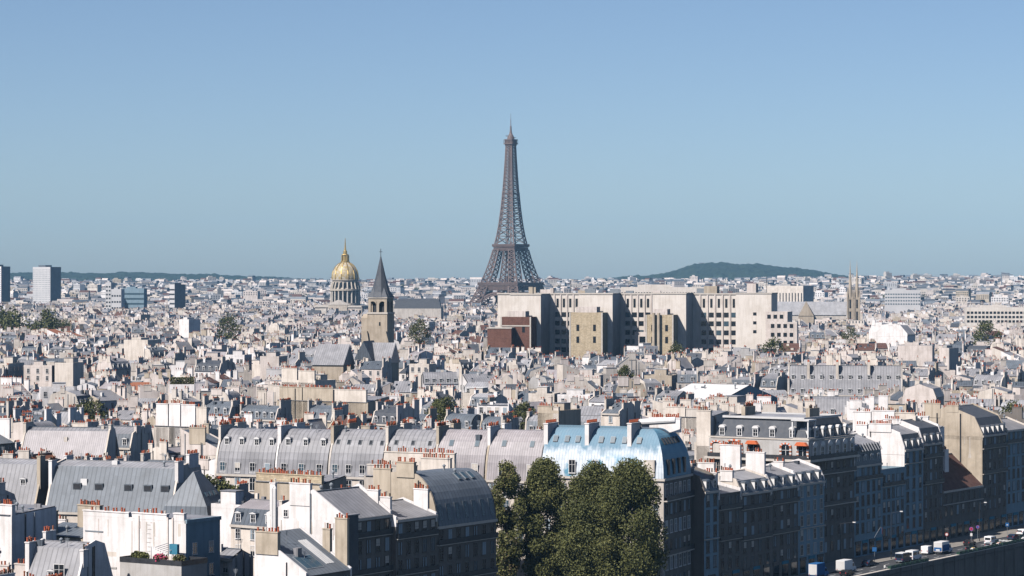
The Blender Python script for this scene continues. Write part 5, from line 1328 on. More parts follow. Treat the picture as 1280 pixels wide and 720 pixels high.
# ------------------------------------------------------------------ trees
def tree(name, label, loc, H, rx_, z0, n, leafsize, seed, mats, group=None, trunk_r=.35, clumps=40, squash=1.0, low=False):
    clumps = int(clumps*1.5)
    g_ = random.Random(seed); root = empty(name, loc); tag(root, label, "tree", group)
    t = MB(); top = Vector((g_.uniform(-.4, .4), g_.uniform(-.4, .4), H*.62)); prev = Vector((0, 0, -.2)); rr_ = trunk_r
    for k in range(1, 7):
        p = Vector((top.x*k/6+g_.uniform(-.2, .2), top.y*k/6+g_.uniform(-.2, .2), top.z*k/6)); t.beam(prev, p, rr_*2, G["bark"], rr_*1.7); prev = p; rr_ *= .85
    cl = []
    for k in range(clumps):
        u = g_.random(); z = z0+(H-z0)*(u*.94+.05)
        f = (z-z0)/(H-z0); prof_ = (1-abs(2*f-.9)**2.4*.75) if f > .45 else (.55+.45*f/.45) if low else (1-abs(2*f-.9)**2.2)
        rr2 = rx_*max(.18, prof_)*g_.uniform(.25, 1.0)**.5; a = g_.uniform(0, 6.283)
        c = Vector((rr2*math.cos(a), rr2*math.sin(a)*squash, z)); cl.append(c)
        if k % 2 == 0 and k < 44:
            s_ = Vector((top.x*c.z/H, top.y*c.z/H, max(z0*.6, c.z-g_.uniform(2, 5)*H/25)));  s_.z = min(s_.z, top.z); t.beam(s_, c, trunk_r*.5, G["bark"], trunk_r*.12)
    t.build("trunk", root)
    b = MB(); per = n//clumps
    for c in cl:
        mm = mats[0] if g_.random() < .4 else g_.choice(mats); cr_ = rx_*g_.uniform(.34, .55)
        for k in range(per):
            p = Vector((g_.gauss(0, 1), g_.gauss(0, 1), g_.gauss(0, .9))); p.normalize(); p *= cr_*g_.random()**.45
            leaf(b, c+p, leafsize*g_.uniform(.6, 1.5), g_, G[mm if g_.random() < .7 else g_.choice(mats)])
    b.build("crown", root)
    return root
PL = ["leaf_mid", "leaf_dark", "leaf_mid", "leaf_dark", "leaf_light"]; PL2 = ["leaf_mid", "leaf_light", "leaf_brown", "leaf_mid", "leaf_light"]
def at(px, Y): return (px2x(px, Y), Y, 0)
GP = "plane trees in front of the blue painted roof"
tree("plane_tree", "slim airy plane tree with thinning brownish lower crown, at the dark curved mansard corner", at(634, 548), 28.8, 3.3, 6, 24000, .31, 1, PL2, GP, .3, 46, low=True)
tree("plane_tree", "tall dense plane tree between the slim airy one and the broadest crown", at(682, 552), 28.2, 4.9, 4, 66000, .31, 2, PL, GP, .38, 64, low=True)
tree("plane_tree", "broadest plane tree, dense dark crown hiding the painted roof facade", at(742, 542), 27.8, 5.8, 3, 76000, .31, 3, PL, GP, .4, 66, low=True)
tree("plane_tree", "rounded dark plane tree standing by the shaded side of the painted roof building", at(786, 538), 28.9, 6.3, 2.5, 78000, .31, 4, PL, GP, .4, 66, low=True)
GC = "trees in a courtyard"
tree("courtyard_tree", "green courtyard tree between the large grey mansard and the curved terrace", at(284, 566), 24.0, 3.4, 12, 4200, .42, 11, PL, GC, .25, 26)
tree("courtyard_tree", "darker courtyard tree tucked behind the tan slab chimney", at(258, 572), 23.8, 3.8, 12, 4000, .42, 12, ["leaf_dark", "leaf_dark", "leaf_mid"], GC, .25, 26)
mid = [(14, 2100, 40, 17, "big dark park tree at the edge below the high rise slabs"), (-4, 2150, 42, 16, "dark park tree cut by the edge of the view"), (60, 2050, 41, 11, "round dark park tree below the gridded high rise"), (82, 2120, 35, 6, "small dark tree beside the round park tree"),
       (285, 1850, 41, 8, "dark bushy tree above pale roofs, before the far ridge"), (524, 1650, 41, 6.5, "single dark tree before the long slate palace roof"), (112, 900, 26, 5.5, "dark tree mass over a garden wall among the roofs"), (102, 890, 25, 4.5, "smaller dark tree beside the garden wall mass"),
       (968, 1480, 33, 7, "dark round tree beneath the low wing of the institution"), (1233, 1600, 40, 8, "dark trees rising by a shaded wall on the far side"), (1266, 790, 30, 4, "green shrub tree on a terrace near the edge"), (782, 1180, 28, 3.2, "small green rooftop tree among white houses"), (655, 850, 27, 3.5, "dark green tree beside the zinc attic with white dormers"), (560, 900, 27, 4.5, "leafy green tree in a gap between zinc roofs"), (548, 910, 25, 3.5, "smaller green tree beside the one in the zinc roof gap"), (846, 1420, 33, 4, "tree tip at the foot of the tan brick wing"), (1062, 1700, 36, 6, "green tree before the twin spired church")]
for k, (px_, Y, H, rr_, lab) in enumerate(mid):
    tree("tree", lab, at(px_, Y), H, rr_, H-rr_*2.2, 1500 if rr_ < 9 else 2600, max(.5, rr_*.11), 40+k, ["leaf_dark", "leaf_dark", "leaf_mid"], "trees among the roofs", .3, 30)
gr = random.Random(77)
rg = empty("roof_hedge", at(228, 1000)); rg.location.z = 0; tag(rg, "clipped green hedge along a roof terrace among pale walls", "hedge")
b = MB(); 
for k in range(1500): leaf(b, (gr.uniform(-4.4, 4.4), gr.uniform(-1, 1), 27.6+gr.uniform(0, 2.6)), .4, gr, G[gr.choice(["leaf_dark", "leaf_mid"])])
b.build("foliage", rg); b = MB(); b.box(-4.6, 4.6, -1.3, 1.3, 0, 27.6, G["white_plaster"]); b.build("terrace", rg)
for k in range(3): fwin(rg, WN, [(-3+k*3, -1.31, 23.2)])
mark(rg.location.x, 1000, 0, 9, 3)

# ------------------------------------------------------------------ traffic and people on the quay
def along(s, a, z=.006): p = Q0+U*s+V*a; return (p.x, p.y, z)
def wheel(root, x, y, r_=.34):
    b = MB(); n = 14
    P = [(r_*math.cos(2*math.pi*k/n), r_*math.sin(2*math.pi*k/n)+r_) for k in range(n)]
    b.prism([(p, q) for p, q in P], -.11, .11, G["rubber"]); o = b.build("wheel", root); o.location = (x, y, 0)
    b = MB(); b.prism([(p*.58, (q-r_)*.58+r_) for p, q in P], -.125, .125, G["grey_metal"]); b.build("rim", o)
def vehicle(name, label, cat, s, a, rz, prof_, L, W, H, paint, glassy, group="vehicles on the quay road", lights=True, rear=None, wr=.34):
    """prof_: (y,z) side outline, y back to front; local +y is forwards."""
    root = empty(name, along(s, a), rz); tag(root, label, cat, group)
    b = MB(); b.prism(prof_, -W/2, W/2, G[paint]); b.build("body", root)
    for (p, q, inset) in glassy:                      # glazing bands on the sides
        for sx in (-1, 1):
            g_ = MB(); x0_, x1_ = (sx*(W/2+.004), sx*(W/2+.012)); g_.prism([(y, z) for y, z in inset], min(x0_, x1_), max(x0_, x1_), G["glass"]); g_.build("side_window", root)
    for sx in (-1, 1):
        for y in (-L/2+.75, L/2-.8): wheel(root, sx*(W/2-.1), y, wr)
        if lights:
            g_ = MB(); g_.box(sx*W*.36-.12, sx*W*.36+.12, L/2-.03, L/2+.03, .62, .8, G["white_frame"]); g_.build("headlight", root)
            g_ = MB(); g_.box(sx*W*.40-.09, sx*W*.40+.09, -L/2-.03, -L/2+.03, .75, 1.05, G["red_paint"]); g_.build("tail_light", root)
    if rear:
        z0_, z1_ = rear; g_ = MB(); g_.box(-W*.38, W*.38, -L/2-.02, -L/2+.05, z0_, z1_, G["glass"]); g_.build("rear_window", root)
    return root
def van_prof(L, H, nose=1.0): return [(-L/2, .35), (-L/2, H-.1), (-L/2+.12, H), (L/2-nose-.75, H), (L/2-nose, 1.25), (L/2-.08, 1.02), (L/2, .75), (L/2, .35)]
def car_prof(L, H=1.45): return [(-L/2, .32), (-L/2, .82), (-L/2+.35, .95), (-L/2+.95, H-.05), (-L/2+1.3, H), (L/2-1.9, H), (L/2-1.15, .98), (L/2-.1, .78), (L/2, .6), (L/2, .32)]
def vg(L, H, nose=1.0): return [(0, 0, [(-L/2+.3, 1.3), (-L/2+.3, H-.3), (-.3, H-.3), (-.3, 1.3)]), (0, 0, [(.1, 1.3), (.1, H-.3), (L/2-nose-.75, H-.25), (L/2-nose-.2, 1.3)])]
RUQ = -rad(33)                                   # heading away from the camera along the quay
def minibus(label, s, a, paint, roofp, rz=RUQ):
    r = vehicle("minibus", label, "van", s, a, rz, van_prof(5.0, 2.3), 5.0, 1.95, 2.3, paint, vg(5.0, 2.3), rear=(1.25, 2.0))
    q = MB(); q.box(-.96, .96, -2.46, .8, 2.0, 2.36, G[roofp]); q.build("roof", r)
    q = MB(); q.box(-.8, .8, -2.56, -2.5, .4, .6, G["grey_metal"]); q.build("bumper", r); return r
minibus("dark blue minibus with pale roof driving along the quay, beside the kerb", 26, 7.6, "van_dark", "van_white")
minibus("white minibus just ahead of the dark blue one on the quay road", 32, 7.4, "van_white", "van_white")
def boxvan(label, s, a, cab, box_, L=6.4, H=3.0, rz=RUQ, nm="delivery_van"):
    r = vehicle(nm, label, "van", s, a, rz, [(L/2-2.2, .4), (L/2-2.2, 2.2), (L/2-1.3, 2.2), (L/2-.8, 1.35), (L/2-.05, 1.1), (L/2, .4)], L, 2.0, H, cab, [(0, 0, [(L/2-1.9, 1.35), (L/2-1.9, 2.0), (L/2-1.35, 2.0), (L/2-.95, 1.35)])])
    q = MB(); q.box(-1.08, 1.08, -L/2, L/2-2.15, .7, H, G[box_]); q.build("cargo_box", r)
    q = MB(); q.box(-1.0, 1.0, -L/2-.03, -L/2-.004, .85, H-.15, G["white_roof"]); q.build("rear_door", r)
    q = MB(); q.box(-.9, .9, -L/2+.1, L/2-.2, .32, .72, G["dark_metal"]); q.build("chassis", r); return r
boxvan("white delivery van with blue painted tail, following the small white van", 50, 7.0, "van_white", "van_white")
q = MB(); r = bpy.data.objects["delivery_van"]; q.box(-1.0, 1.0, -3.25, -3.235, .85, 1.7, G["blue_paint"]); q.box(-.5, .5, -3.27, -3.255, .95, 1.25, G["van_white"]); q.build("rear_panel", r)
for sx in (-1, 1):
    q = MB(); q.box(min(sx*1.085, sx*1.1), max(sx*1.085, sx*1.1), -3.1, 1.0, .8, 2.3, G["blue_paint"]); q.build("side_panel", r)
vehicle("van", "small plain white van parked by the building side kerb, rear doors to the viewer", "van", 47, 4.4, RUQ, van_prof(4.4, 2.0), 4.4, 1.8, 2.0, "van_white", [(0, 0, [(.2, 1.15), (.2, 1.75), (.6, 1.75), (1.0, 1.15)])])
vehicle("car", "black saloon car driving on the river side of the quay road", "car", 58, 11.0, RUQ, car_prof(4.4), 4.4, 1.75, 1.45, "car_black", [(0, 0, [(-1.3, .95), (-.95, 1.32), (.4, 1.32), (.95, .97)])], rear=(.98, 1.3))
r = vehicle("van", "white van with two dark rear windows standing across the pedestrian crossing", "van", 78, 7.5, RUQ, van_prof(4.6, 2.05), 4.6, 1.85, 2.05, "van_white", vg(4.6, 2.05), rear=(1.2, 1.75))
vehicle("car", "bright orange small car half hidden near the quay edge", "car", 95, 11.0, RUQ, car_prof(3.9, 1.5), 3.9, 1.7, 1.5, "car_orange", [(0, 0, [(-1.1, .95), (-.8, 1.36), (.3, 1.36), (.8, .97)])], rear=(.98, 1.34))
boxvan("large white box lorry with blue side at the far end of the quay road", 118, 8.2, "van_blue", "van_white", 7.4, 3.9, nm="lorry")
boxvan("white lorry seen at the bottom edge by the nearer quay row", -1, 6.0, "van_white", "van_white", 6.2, 2.9, nm="lorry")
r = boxvan("tall blue box van parked below the pale blue corner house", -14, 5.6, "van_blue", "blue_paint", 6.0, 3.3)
vehicle("car", "dark car parked in the shade before the slate corner building", "car", 14, 4.4, RUQ, car_prof(4.2), 4.2, 1.7, 1.45, "van_dark", [(0, 0, [(-1.2, .95), (-.9, 1.32), (.4, 1.32), (.9, .97)])], rear=(.98, 1.3))
for lab, s, a, pt in (("grey car parked at the building side kerb, behind the white minibus", 37, 4.3, "grey_metal"), ("dark parked car between two white vans and the building kerb", 56, 4.3, "van_dark"), ("black parked car under the round purple signs", 72, 4.3, "car_black"), ("white parked car before the shop fronts, near the lorry", 106, 4.3, "van_white"), ("dark blue car driving ahead of the white van on the crossing", 92, 7.6, "van_dark"), ("grey car close to the parapet ahead of the black saloon", 69, 11.2, "grey_metal"), ("dark car in the shaded lane beside the tall blue box van", -8, 9.6, "car_black")):
    vehicle("car", lab, "car", s, a, RUQ, car_prof(4.2), 4.2, 1.7, 1.45, pt, [(0, 0, [(-1.2, .95), (-.9, 1.32), (.4, 1.32), (.9, .97)])], rear=(.98, 1.3))
def two_wheeler(label, s, a):
    r = empty("motor_scooter", along(s, a, .14), rad(60)); tag(r, label, "scooter", "two wheelers parked at the parapet")
    wheel(r, 0, -.6, .26); wheel(r, 0, .6, .26)
    b = MB(); b.prism([(-.8, .35), (-.75, .8), (-.1, .75), (0, .35), (.4, .3), (.5, .95), (.6, .95), (.55, .25), (-.6, .25)], -.17, .17, G["car_black"]); b.build("body", r)
    b = MB(); b.box(-.3, .3, .42, .5, .98, 1.04, G["grey_metal"]); b.build("handlebar", r)
for k in range(7): two_wheeler(f"dark scooter {('first','second','third','fourth','fifth','sixth','seventh')[k]} in the line parked at the parapet, counted from the bookstalls", 97+k*1.7, 14.2)
def person(label, s, a, rz, top, legs):
    r = empty("person", along(s, a, .14), rz); tag(r, label, "person", "pedestrians on the quay")
    me = bpy.data.meshes.new("person_body")
    vs = [(0, 0, .95), (0, 0, 1.2), (0, 0, 1.42), (0, 0, 1.52), (0, .02, 1.66), (.1, 0, .9), (.12, .14, .5), (.12, .05, .06), (-.1, 0, .9), (-.12, -.10, .5), (-.12, -.2, .08), (.2, 0, 1.4), (.26, -.06, 1.12), (.26, .08, .88), (-.2, 0, 1.4), (-.26, .06, 1.12), (-.26, .2, .9), (.12, .2, .03), (-.12, -.05, .04)]
    es = [(0, 1), (1, 2), (2, 3), (3, 4), (0, 5), (5, 6), (6, 7), (0, 8), (8, 9), (9, 10), (2, 11), (11, 12), (12, 13), (2, 14), (14, 15), (15, 16), (7, 17), (10, 18)]
    me.from_pydata(vs, es, []); o = bpy.data.objects.new("body", me); C.link(o); o.parent = r
    rd = [.15, .13, .14, .06, .105, .1, .07, .05, .1, .07, .05, .06, .045, .035, .06, .045, .035, .04, .04]
    md = o.modifiers.new("skin", 'SKIN'); lay = me.skin_vertices[0].data
    for k, q in enumerate(rd): lay[k].radius = (q, q)
    lay[0].use_root = True
    o.modifiers.new("sub", 'SUBSURF').levels = 1; me.materials.append(MATS[G[top]])
    b = MB(); b.lathe([(.02, 1.75), (.1, 1.74), (.115, 1.68), (.1, 1.6)][::-1], 10, G["bark"]); b.build("hair", r)
    b = MB(); 
    for sx in (-1, 1): b.beam((sx*.1, 0, .92), (sx*.12, .14*sx, .5), .19, G[legs], .16); b.beam((sx*.12, .14*sx, .5), (sx*.12, -.03+.1*sx, .1), .16, G[legs], .13)
    b.build("trousers", r)
person("pedestrian in dark clothes walking by the parapet near the white van", 84, 13.4, rad(-40), "cloth_dark", "cloth_dark")
person("pedestrian in pale top walking at the parapet", 86.5, 14.0, rad(140), "cloth_white", "cloth_dark")
person("pedestrian in white standing beside the road, close to the lorry", 112, 13.5, rad(30), "cloth_white", "car_black")
person("pedestrian in pale clothes on the pavement nearest the bottom edge", 3, 13.6, rad(-30), "cloth_white", "cloth_dark")
# bookstall boxes on the parapet
for k in range(30):
    s = 40+k*2.6 if k < 22 else 2+(k-22)*2.6
    r = empty("bookstall_box", along(s, 15.7, 1.16), RU); tag(r, "closed dark green bookstall box on the stone parapet", "bookstall", "closed bookstall boxes on the parapet")
    b = MB(); b.box(-1.1, 1.1, -.42, .42, 0, .45, G["green_box"]); b.build("box", r)
    b = MB()
    if k in (3, 9, 15):
        b.prism([(.40, .45), (.46, .45), (.62, 1.5), (.56, 1.5)], -1.14, 1.14, G["green_box"]); b.build("lid", r)
        r["label"] = ("opened green bookstall box with pale prints, nearest the minibus", "opened green bookstall box with yellow cloth, beside the black saloon", "opened green bookstall box with white boards, near the pedestrians")[(3, 9, 15).index(k)]
        b = MB()
        for i in range(5): b.box(-1.0+i*.4, -.68+i*.4, -.3+.05*i, .3, .45, .75+.1*(i % 3), G[("cloth_white", "yellow_cloth", "cream_plaster", "white_frame", "orange_awning")[(i*k) % 5]])
        b.build("print_stack", r)
    else: b.prism([(-.46, .45), (.46, .45), (.46, .56), (-.46, .72)], -1.14, 1.14, G["green_box"]); b.build("lid", r)
def lamp(label, s, a, H=9, arm=2.0):
    r = empty("street_lamp", along(s, a, .13), RU); tag(r, label, "street lamp", "street lamps on the quay")
    b = MB(); b.lathe([(.13, 0), (.1, 1), (.06, H)], 8, G["dark_metal"]); b.build("pole", r)
    b = MB(); b.beam((0, 0, H-.1), (0, -arm, H+.35), .09, G["dark_metal"]); b.build("arm", r)
    b = MB(); b.box(-.16, .16, -arm-.6, -arm+.1, H+.28, H+.46, G["white_frame"]); b.build("lamp_head", r)
lamp("street lamp with long arm before the slate corner building facade", 3, 2.6, 10.5, 3.2); lamp("street lamp with bent arm before the striped awning house", 30, 2.6, 11, 2.4); lamp("street lamp by the low brown tiled house", 82, 2.6, 9.5, 1.4); lamp("street lamp past the low brown tiled house at the lorry", 122, 2.6, 9.5, 1.8)
def sign(name, label, s, a, H, shapes, cat="sign", group="road signs on the quay"):
    shapes = [(k_, z_*.9, s_*.62, m_, n_) for k_, z_, s_, m_, n_ in shapes]; H *= .9
    r = empty(name, along(s, a, .13), -rad(10)); tag(r, label, cat, group)
    b = MB(); b.lathe([(.05, 0), (.05, H)], 6, G["grey_metal"]); b.build("pole", r)
    for (kind, z, sz, m1, m2) in shapes:
        b = MB(); n = 20
        if kind == "disc":
            b.prismy([(sz*math.cos(2*math.pi*k/n), z+sz*math.sin(2*math.pi*k/n)) for k in range(n)], -.12, -.06, G[m1])
            b.prismy([(sz*.68*math.cos(2*math.pi*k/n), z+sz*.68*math.sin(2*math.pi*k/n)) for k in range(n)], -.14, -.122, G[m2])
        elif kind == "bar": b.box(-sz, sz, -.16, -.142, z-.09, z+.09, G[m1])
        else: b.box(-sz, sz, -.12, -.06, z-sz*m2 if isinstance(m2, float) else z-sz, z+sz, G[m1])
        b.build("sign_plate", r)
sign("no_stopping_sign", "round purple sign above a white plate, on a pole near the white van", 76, 3.0, 4.2, [("disc", 4.0, .75, "purple_paint", "red_paint"), ("plate", 2.5, .45, "white_frame", 1.6)])
sign("no_stopping_sign", "second round purple sign on a bare pole, next to the one with a white plate", 80, 3.0, 4.4, [("disc", 4.2, .65, "purple_paint", "blue_paint")])
sign("round_sign", "round pale red rimmed road sign on a pole behind the delivery van", 61, 3.0, 4.0, [("disc", 3.8, .7, "red_paint", "white_frame")])
sign("blue_sign", "square blue road sign on a pole by the orange car", 99, 3.0, 3.8, [("plate", 3.3, .75, "blue_paint", 1.0), ("bar", 3.2, .35, "white_frame", 0)])
sign("blue_sign", "square blue sign before the dark ground floor of the striped awning house", 20, 3.0, 4.0, [("plate", 3.5, .8, "blue_paint", 1.0)])
fl = empty("flag", along(25, .6, 5.5), RU); tag(fl, "small blue white and red flag on a slanted pole at a facade", "flag")
b = MB(); b.beam((0, 0, 0), (0, -1.6, 2.6), .08, G["grey_metal"]); b.build("pole", fl)
for k, m_ in enumerate(("blue_paint", "white_frame", "red_paint")):
    b = MB(); b.prismy([(.02+k*.4, .9), (.42+k*.4, .85), (.42+k*.4, 2.3), (.02+k*.4, 2.35)], -1.62, -1.58, G[m_]); b.build("stripe", fl)
for k in range(9):
    s = -150+k*14
    if False: pass

# ------------------------------------------------------------------ the roofs of the city
lib(("dormer", "pale_zinc", False), lambda: dormer_mb("pale_zinc")); lib("window_pane", pane_mb); lib("skylight", skylight_mb)
WALLS = ["white_plaster"]*5+["cream_plaster"]*9+["pale_stone"]*5+["pink_stone"]*8+["tan_plaster"]*2+["grey_plaster"]*1+["red_brick"]*0
ROOFS = ["zinc"]*8+["pale_zinc"]*3+["blue_zinc"]*4+["mauve_zinc"]*3+["dark_zinc"]*3+["slate"]*4+["brown_tile"]*2+["red_tile"]*1
def rand_spec(g_, near, big=1.0):
    st = g_.choices(["mansard", "gable", "offset", "shed", "flat", "curved"], [28, 26, 14, 14, 12, 4])[0]
    w = g_.uniform(7, 15.5)*big; d = g_.uniform(8, 12.5)*min(big, 1.25)
    h = g_.choices([g_.uniform(16.5, 20), g_.uniform(10.5, 16), g_.uniform(20, 23.5)], [58, 22, 20])[0]
    sp = dict(w=w, d=d, h=h, style=st, wall=g_.choice(WALLS), roof=g_.choice(ROOFS), floors=g_.choice((1, 2, 2, 3)))
    if st in ("mansard", "curved") and sp["roof"].endswith("tile"): sp["roof"] = "zinc"
    if st == "flat": sp["roof"] = g_.choice(["zinc", "pale_zinc", "white_roof", "zinc"]); sp["h"] = h+g_.uniform(0, 4.5)
    if st == "shed":
        if g_.random() < .5: sp["back"] = True
        sp["h"] = h+g_.uniform(-1, 3)
    if st == "mansard" and g_.random() < .5: sp["lowroof"] = g_.choice(["slate", "blue_zinc", "dark_zinc"])
    if st == "curved": sp["ry"] = g_.uniform(3, 4.5); sp["rz"] = g_.uniform(4, 6)
    sp["party"] = g_.choice((3, 3, 3, 1, 2)); sp["partym"] = g_.choice(WALLS) if g_.random() < .6 else sp["wall"]; sp["chim"] = g_.choice(WALLS)
    return sp
cands = []
g_ = random.Random(2024)
def district(Y):
    return None
def fill(Ya, Yb, pitch_w, big, near):
    """lots in rows across the view; each strip has its own street angle"""
    Y = Ya
    while Y < Yb:
        base = g_.choice((RV, rad(-23), rad(-16), RV, rad(-28))) if Y < 900 else g_.choice((rad(-33), rad(-20), rad(-8), rad(12), rad(-40)))
        depth = g_.uniform(9.5, 13)*min(big, 1.3)
        rows = 3
        x = -.205*Y-14
        while x < .205*Y+14:
            seg = g_.uniform(40, 110)*big; ang = base+g_.uniform(-.12, .12) if g_.random() < .75 else base+g_.uniform(-.4, .4)
            s = 0; segk = g_.random(); ref = rand_spec(g_, near, big); coh = g_.random() < .65
            while s < seg:
                sp = rand_spec(g_, near, big); w = sp["w"]
                if coh and g_.random() < .8:
                    for key in ("style", "roof", "lowroof", "ry", "rz", "back"):
                        if key in ref: sp[key] = ref[key]
                        else: sp.pop(key, None)
                    sp["h"] = ref["h"]+g_.uniform(-.9, .9); sp["d"] = ref["d"]
                cx = x+s+w/2; cy = Y+(s-seg/2)*math.sin(ang)*.8+g_.uniform(-2, 2)
                rz = ang
                k = segk if (coh and g_.random() < .85) else g_.random()
                if k < .5: rz = ang+rad(90)
                elif k < .55: rz = ang-rad(90)
                s += (w*1.02 if k >= .55 else sp["d"]*1.04)+(g_.uniform(2, 8) if g_.random() < .25 else 0)
                if abs(cx/cy) > .205: continue
                cands.append((cx, cy, rz, sp))
            x += seg+g_.uniform(0, 5)
        Y += depth*g_.choice((1.0, 1.05, 1.15, 1.5))*(1 if Y < 1500 else 1+(Y-1500)/5200)
fill(412, 1000, 14, 1.0, True)
fill(1000, 2300, 20, 1.0, False)
fill(2300, 4400, 20, 1.25, False)
cands.sort(key=lambda c: c[1])
placed = []
for cx, cy, rz, sp in cands:
    if abs(cx/cy) > .199+6/cy: continue
    if cy < 640 and cx > xq(cy)-34: continue
    if cy < 560 and cx > -6-(560-cy)*.6: continue
    t = ((cx-Q0.x)*V.x+(cy-Q0.y)*V.y)
    if t > -17: continue
    # keep the square in front of the painted roof open
    if taken(cx, cy, rz, sp["w"]*.96, sp["d"]*.92): continue
    mark(cx, cy, rz, sp["w"], sp["d"], -.4)
    f_ = 1.0
    if cy < 640: sp["h"] = min(sp["h"], 19)
    if cy < 572 and -.185 < cx/cy < -.115: sp["h"] = min(sp["h"], 10.5)
    if 1150 < cy < 1700: sp["h"] += 3.0
    elif cy >= 1700: sp["h"] += 2.5
    sp["vis"] = seen_faces(cx, cy, rz)
    placed.append((cx, cy, rz, sp))
NEAR_N = 236
inds, mass = placed[:NEAR_N], placed[NEAR_N:]
WN_ = {"white_plaster": "white", "cream_plaster": "cream", "pale_stone": "pale stone", "tan_plaster": "tan", "grey_plaster": "grey", "pink_stone": "pinkish stone", "red_brick": "red brick", "bluish_plaster": "bluish"}
RN_ = {"zinc": "grey zinc", "pale_zinc": "pale zinc", "blue_zinc": "blue grey zinc", "mauve_zinc": "lilac zinc", "dark_zinc": "dark zinc", "slate": "dark slate", "brown_tile": "brown tiled", "red_tile": "red tiled", "white_roof": "white"}
SN_ = {"mansard": "mansard", "gable": "pitched roof", "offset": "uneven pitched roof", "shed": "lean-to roof", "flat": "flat roof", "curved": "curved roof"}
NUM = ["no", "one", "two", "three", "four", "five", "six", "seven", "eight", "nine"]
used = {}
def nwords(t): return len(t.replace(",", " ").replace("-", " ").split())
def mk_label(sp, n, nd, px, py):
    size = "narrow" if sp["w"] < 9.5 else "wide" if sp["w"] > 13 else "tall" if sp["h"] > 20 else "low" if sp["h"] < 14 else ""
    wl, rf = WN_[sp["wall"]], f"{RN_[sp['roof']]} {SN_[sp['style']]}"
    pw = WN_[sp.get("partym", sp["wall"])]
    feats = [f"{NUM[min(9, nd)]} dormer{'s' if nd != 1 else ''}"] if nd else []
    feats.append(f"{NUM[min(9, n)]} chimney{'s' if n != 1 else ''}" if n else "roof hut")
    near_l = sorted(LAND, key=lambda l: (l[1]-px)**2+((l[2]-py)*2.2)**2)
    opts = []
    for ph, lx, ly in near_l[:12]:
        dx_, dy_ = px-lx, (py-ly)*1.6
        hz_ = "left of" if dx_ < 0 else "right of"; vt = "behind" if dy_ < 0 else "before"
        first, second = (hz_, vt) if abs(dx_) > abs(dy_) else (vt, hz_)
        dist = math.hypot(dx_, dy_); q = "just " if dist < 60 else "" if dist < 150 else "well " if dist < 300 else "far "
        opts.append(q+first+" "+ph)
        if min(abs(dx_), abs(dy_)) > 30: opts.append(q+second+" "+ph)
    for o in opts:
        for f in feats:
            for lab in (f"{size} {wl} house, {rf}, {f}, {o}", f"{wl} house, {rf}, {f}, {o}", f"{wl} house, {rf}, {pw} gables, {o}", f"{rf}, {f}, {o}", f"{wl} house, {f}, {o}"):
                lab = lab.strip()
                if nwords(lab) <= 16 and lab not in used: used[lab] = 1; return lab
    return f"{wl} house, {rf}"
for cx, cy, rz, sp in inds:
    root = empty("apartment_building", (cx, cy, 0), rz)
    n, nd, ridge = building(ObjSink(root, cy < 560), g_, sp)
    px, py = proj(cx, cy, ridge)
    tag(root, mk_label(sp, n, nd, px, py), "building", "houses of the old city roofs")
MASSMB = MB()
for cx, cy, rz, sp in mass:
    M = Matrix.Translation((cx, cy, 0)) @ Matrix.Rotation(rz, 4, 'Z')
    if cy > 2600: sp["floors"] = min(sp["floors"], 1)
    building(MeshSink(MASSMB, M), g_, sp)
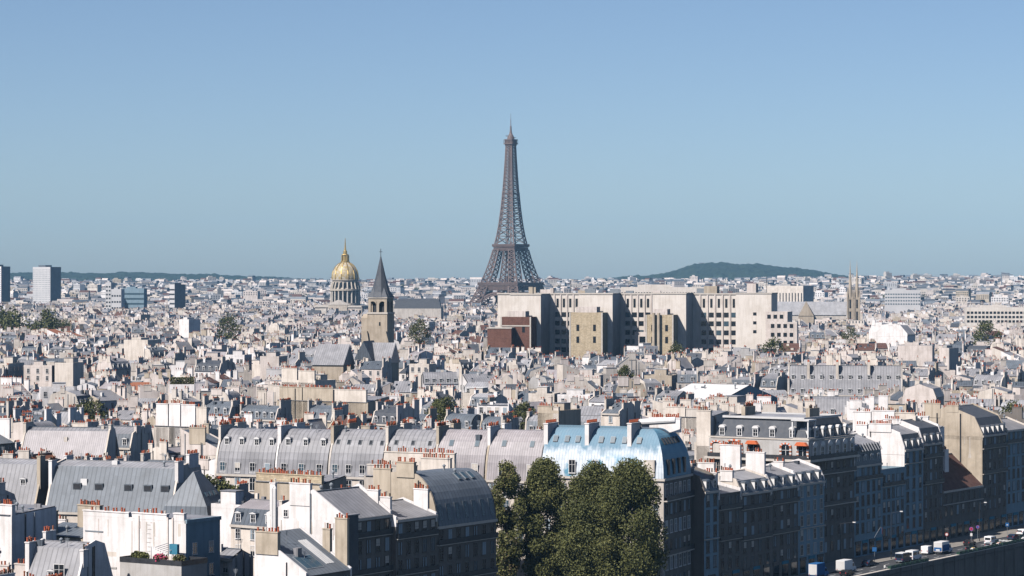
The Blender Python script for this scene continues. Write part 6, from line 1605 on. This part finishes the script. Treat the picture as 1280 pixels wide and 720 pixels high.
# far belt: plain blocks with upper storeys, out to the hills
for k in range(13500):
    Y = 4400+(g_.random()**1.25)*4900; x = g_.uniform(-.205, .205)*Y
    if taken(x, Y, 0, 30, 30) and Y < 5200: continue
    if x < -.05*Y and Y > 7600 and g_.random() < .7: continue
    z0 = ground_z(x, Y)-3; w = g_.uniform(8, 30); d = g_.uniform(10, 16); h = g_.choice((12, 15, 18, 18, 21, 21, 24, 27))*g_.uniform(.85, 1.1)+3
    if g_.random() < .02: h += g_.uniform(6, 16); w = g_.uniform(14, 30)
    t = x/Y
    b = MB(); wm = G[g_.choice(WALLS+["white_plaster"]*2+["tower_concrete"]*6+["pink_stone"]*5)]; rm = G[g_.choice(["zinc", "blue_zinc", "dark_zinc", "slate", "brown_tile", "slate", "pink_stone"])]
    b.box(-w/2, w/2, -d/2, d/2, 0, h, wm, rm, bot=False)
    if g_.random() < .5: b.prism([(-d/2, h+.02), (d/2, h+.02), (d/2-2.5, h+4), (-d/2+2.5, h+4)], -w/2, w/2, rm)
    else: ww = w*g_.uniform(.2, .5); b.box(-ww, ww*.3, -d*.3, d*.3, h+.02, h+g_.uniform(2, 4), wm, rm, bot=False)
    n = int(w/4)
    if h > 14:
        for j in range(2):
            z = h-4-j*3.6
            for i in range(n):
                xx = -w/2+w*(i+.5)/n; b.poly([(xx-.9, -d/2-.1, z), (xx+.9, -d/2-.1, z), (xx+.9, -d/2-.1, z+2), (xx-.9, -d/2-.1, z+2)], G["glass"])
    MASSMB.add(b, Matrix.Translation((x, Y, z0)) @ Matrix.Rotation(g_.choice((rad(-33), rad(-10), rad(25), rad(-50), 0))+g_.uniform(-.1, .1), 4, 'Z'))
# white buildings scattered on the wooded slopes
for k in range(230):
    Y = g_.uniform(9300, 10300); x = (g_.uniform(-.20, .01) if g_.random() < .8 else g_.uniform(-.02, .2))*Y
    z0 = ground_z(x, Y)-6; w = g_.uniform(8, 30); h = g_.uniform(12, 20)+(Y-9300)*.02
    b = MB(); b.box(-w/2, w/2, -8, 8, 0, h, G[g_.choice(["white_plaster", "cream_plaster", "pink_stone"])], G["zinc"], bot=False)
    MASSMB.add(b, Matrix.Translation((x, Y, z0)) @ Matrix.Rotation(g_.uniform(-.7, .3), 4, 'Z'))
o = MASSMB.build("distant_city_roofs"); o["kind"] = "stuff"
# distant tree belts
b = MB()
for k in range(600):
    Y = g_.uniform(2300, 8600); x = g_.uniform(-.2, .2)*Y; z0 = ground_z(x, Y); H = g_.uniform(20, 27); rr_ = g_.uniform(5, 9); L = g_.choice((1, 1, 2, 4))
    for c in range(L):
        for q in range(70):
            p = Vector((g_.gauss(0, 1), g_.gauss(0, 1), g_.gauss(0, .8))); p.normalize(); p *= rr_*g_.random()**.4
            leaf(b, (x+c*rr_*1.3+p.x, Y+p.y, z0+H-rr_+p.z), rr_*.42, g_, G[g_.choice(("leaf_dark", "leaf_dark", "leaf_mid"))])
o = b.build("distant_tree_foliage"); o["kind"] = "stuff"
print("placed", len(placed), "near to", inds[-1][1], "verts", len(MASSMB.v), "objs", len(C))
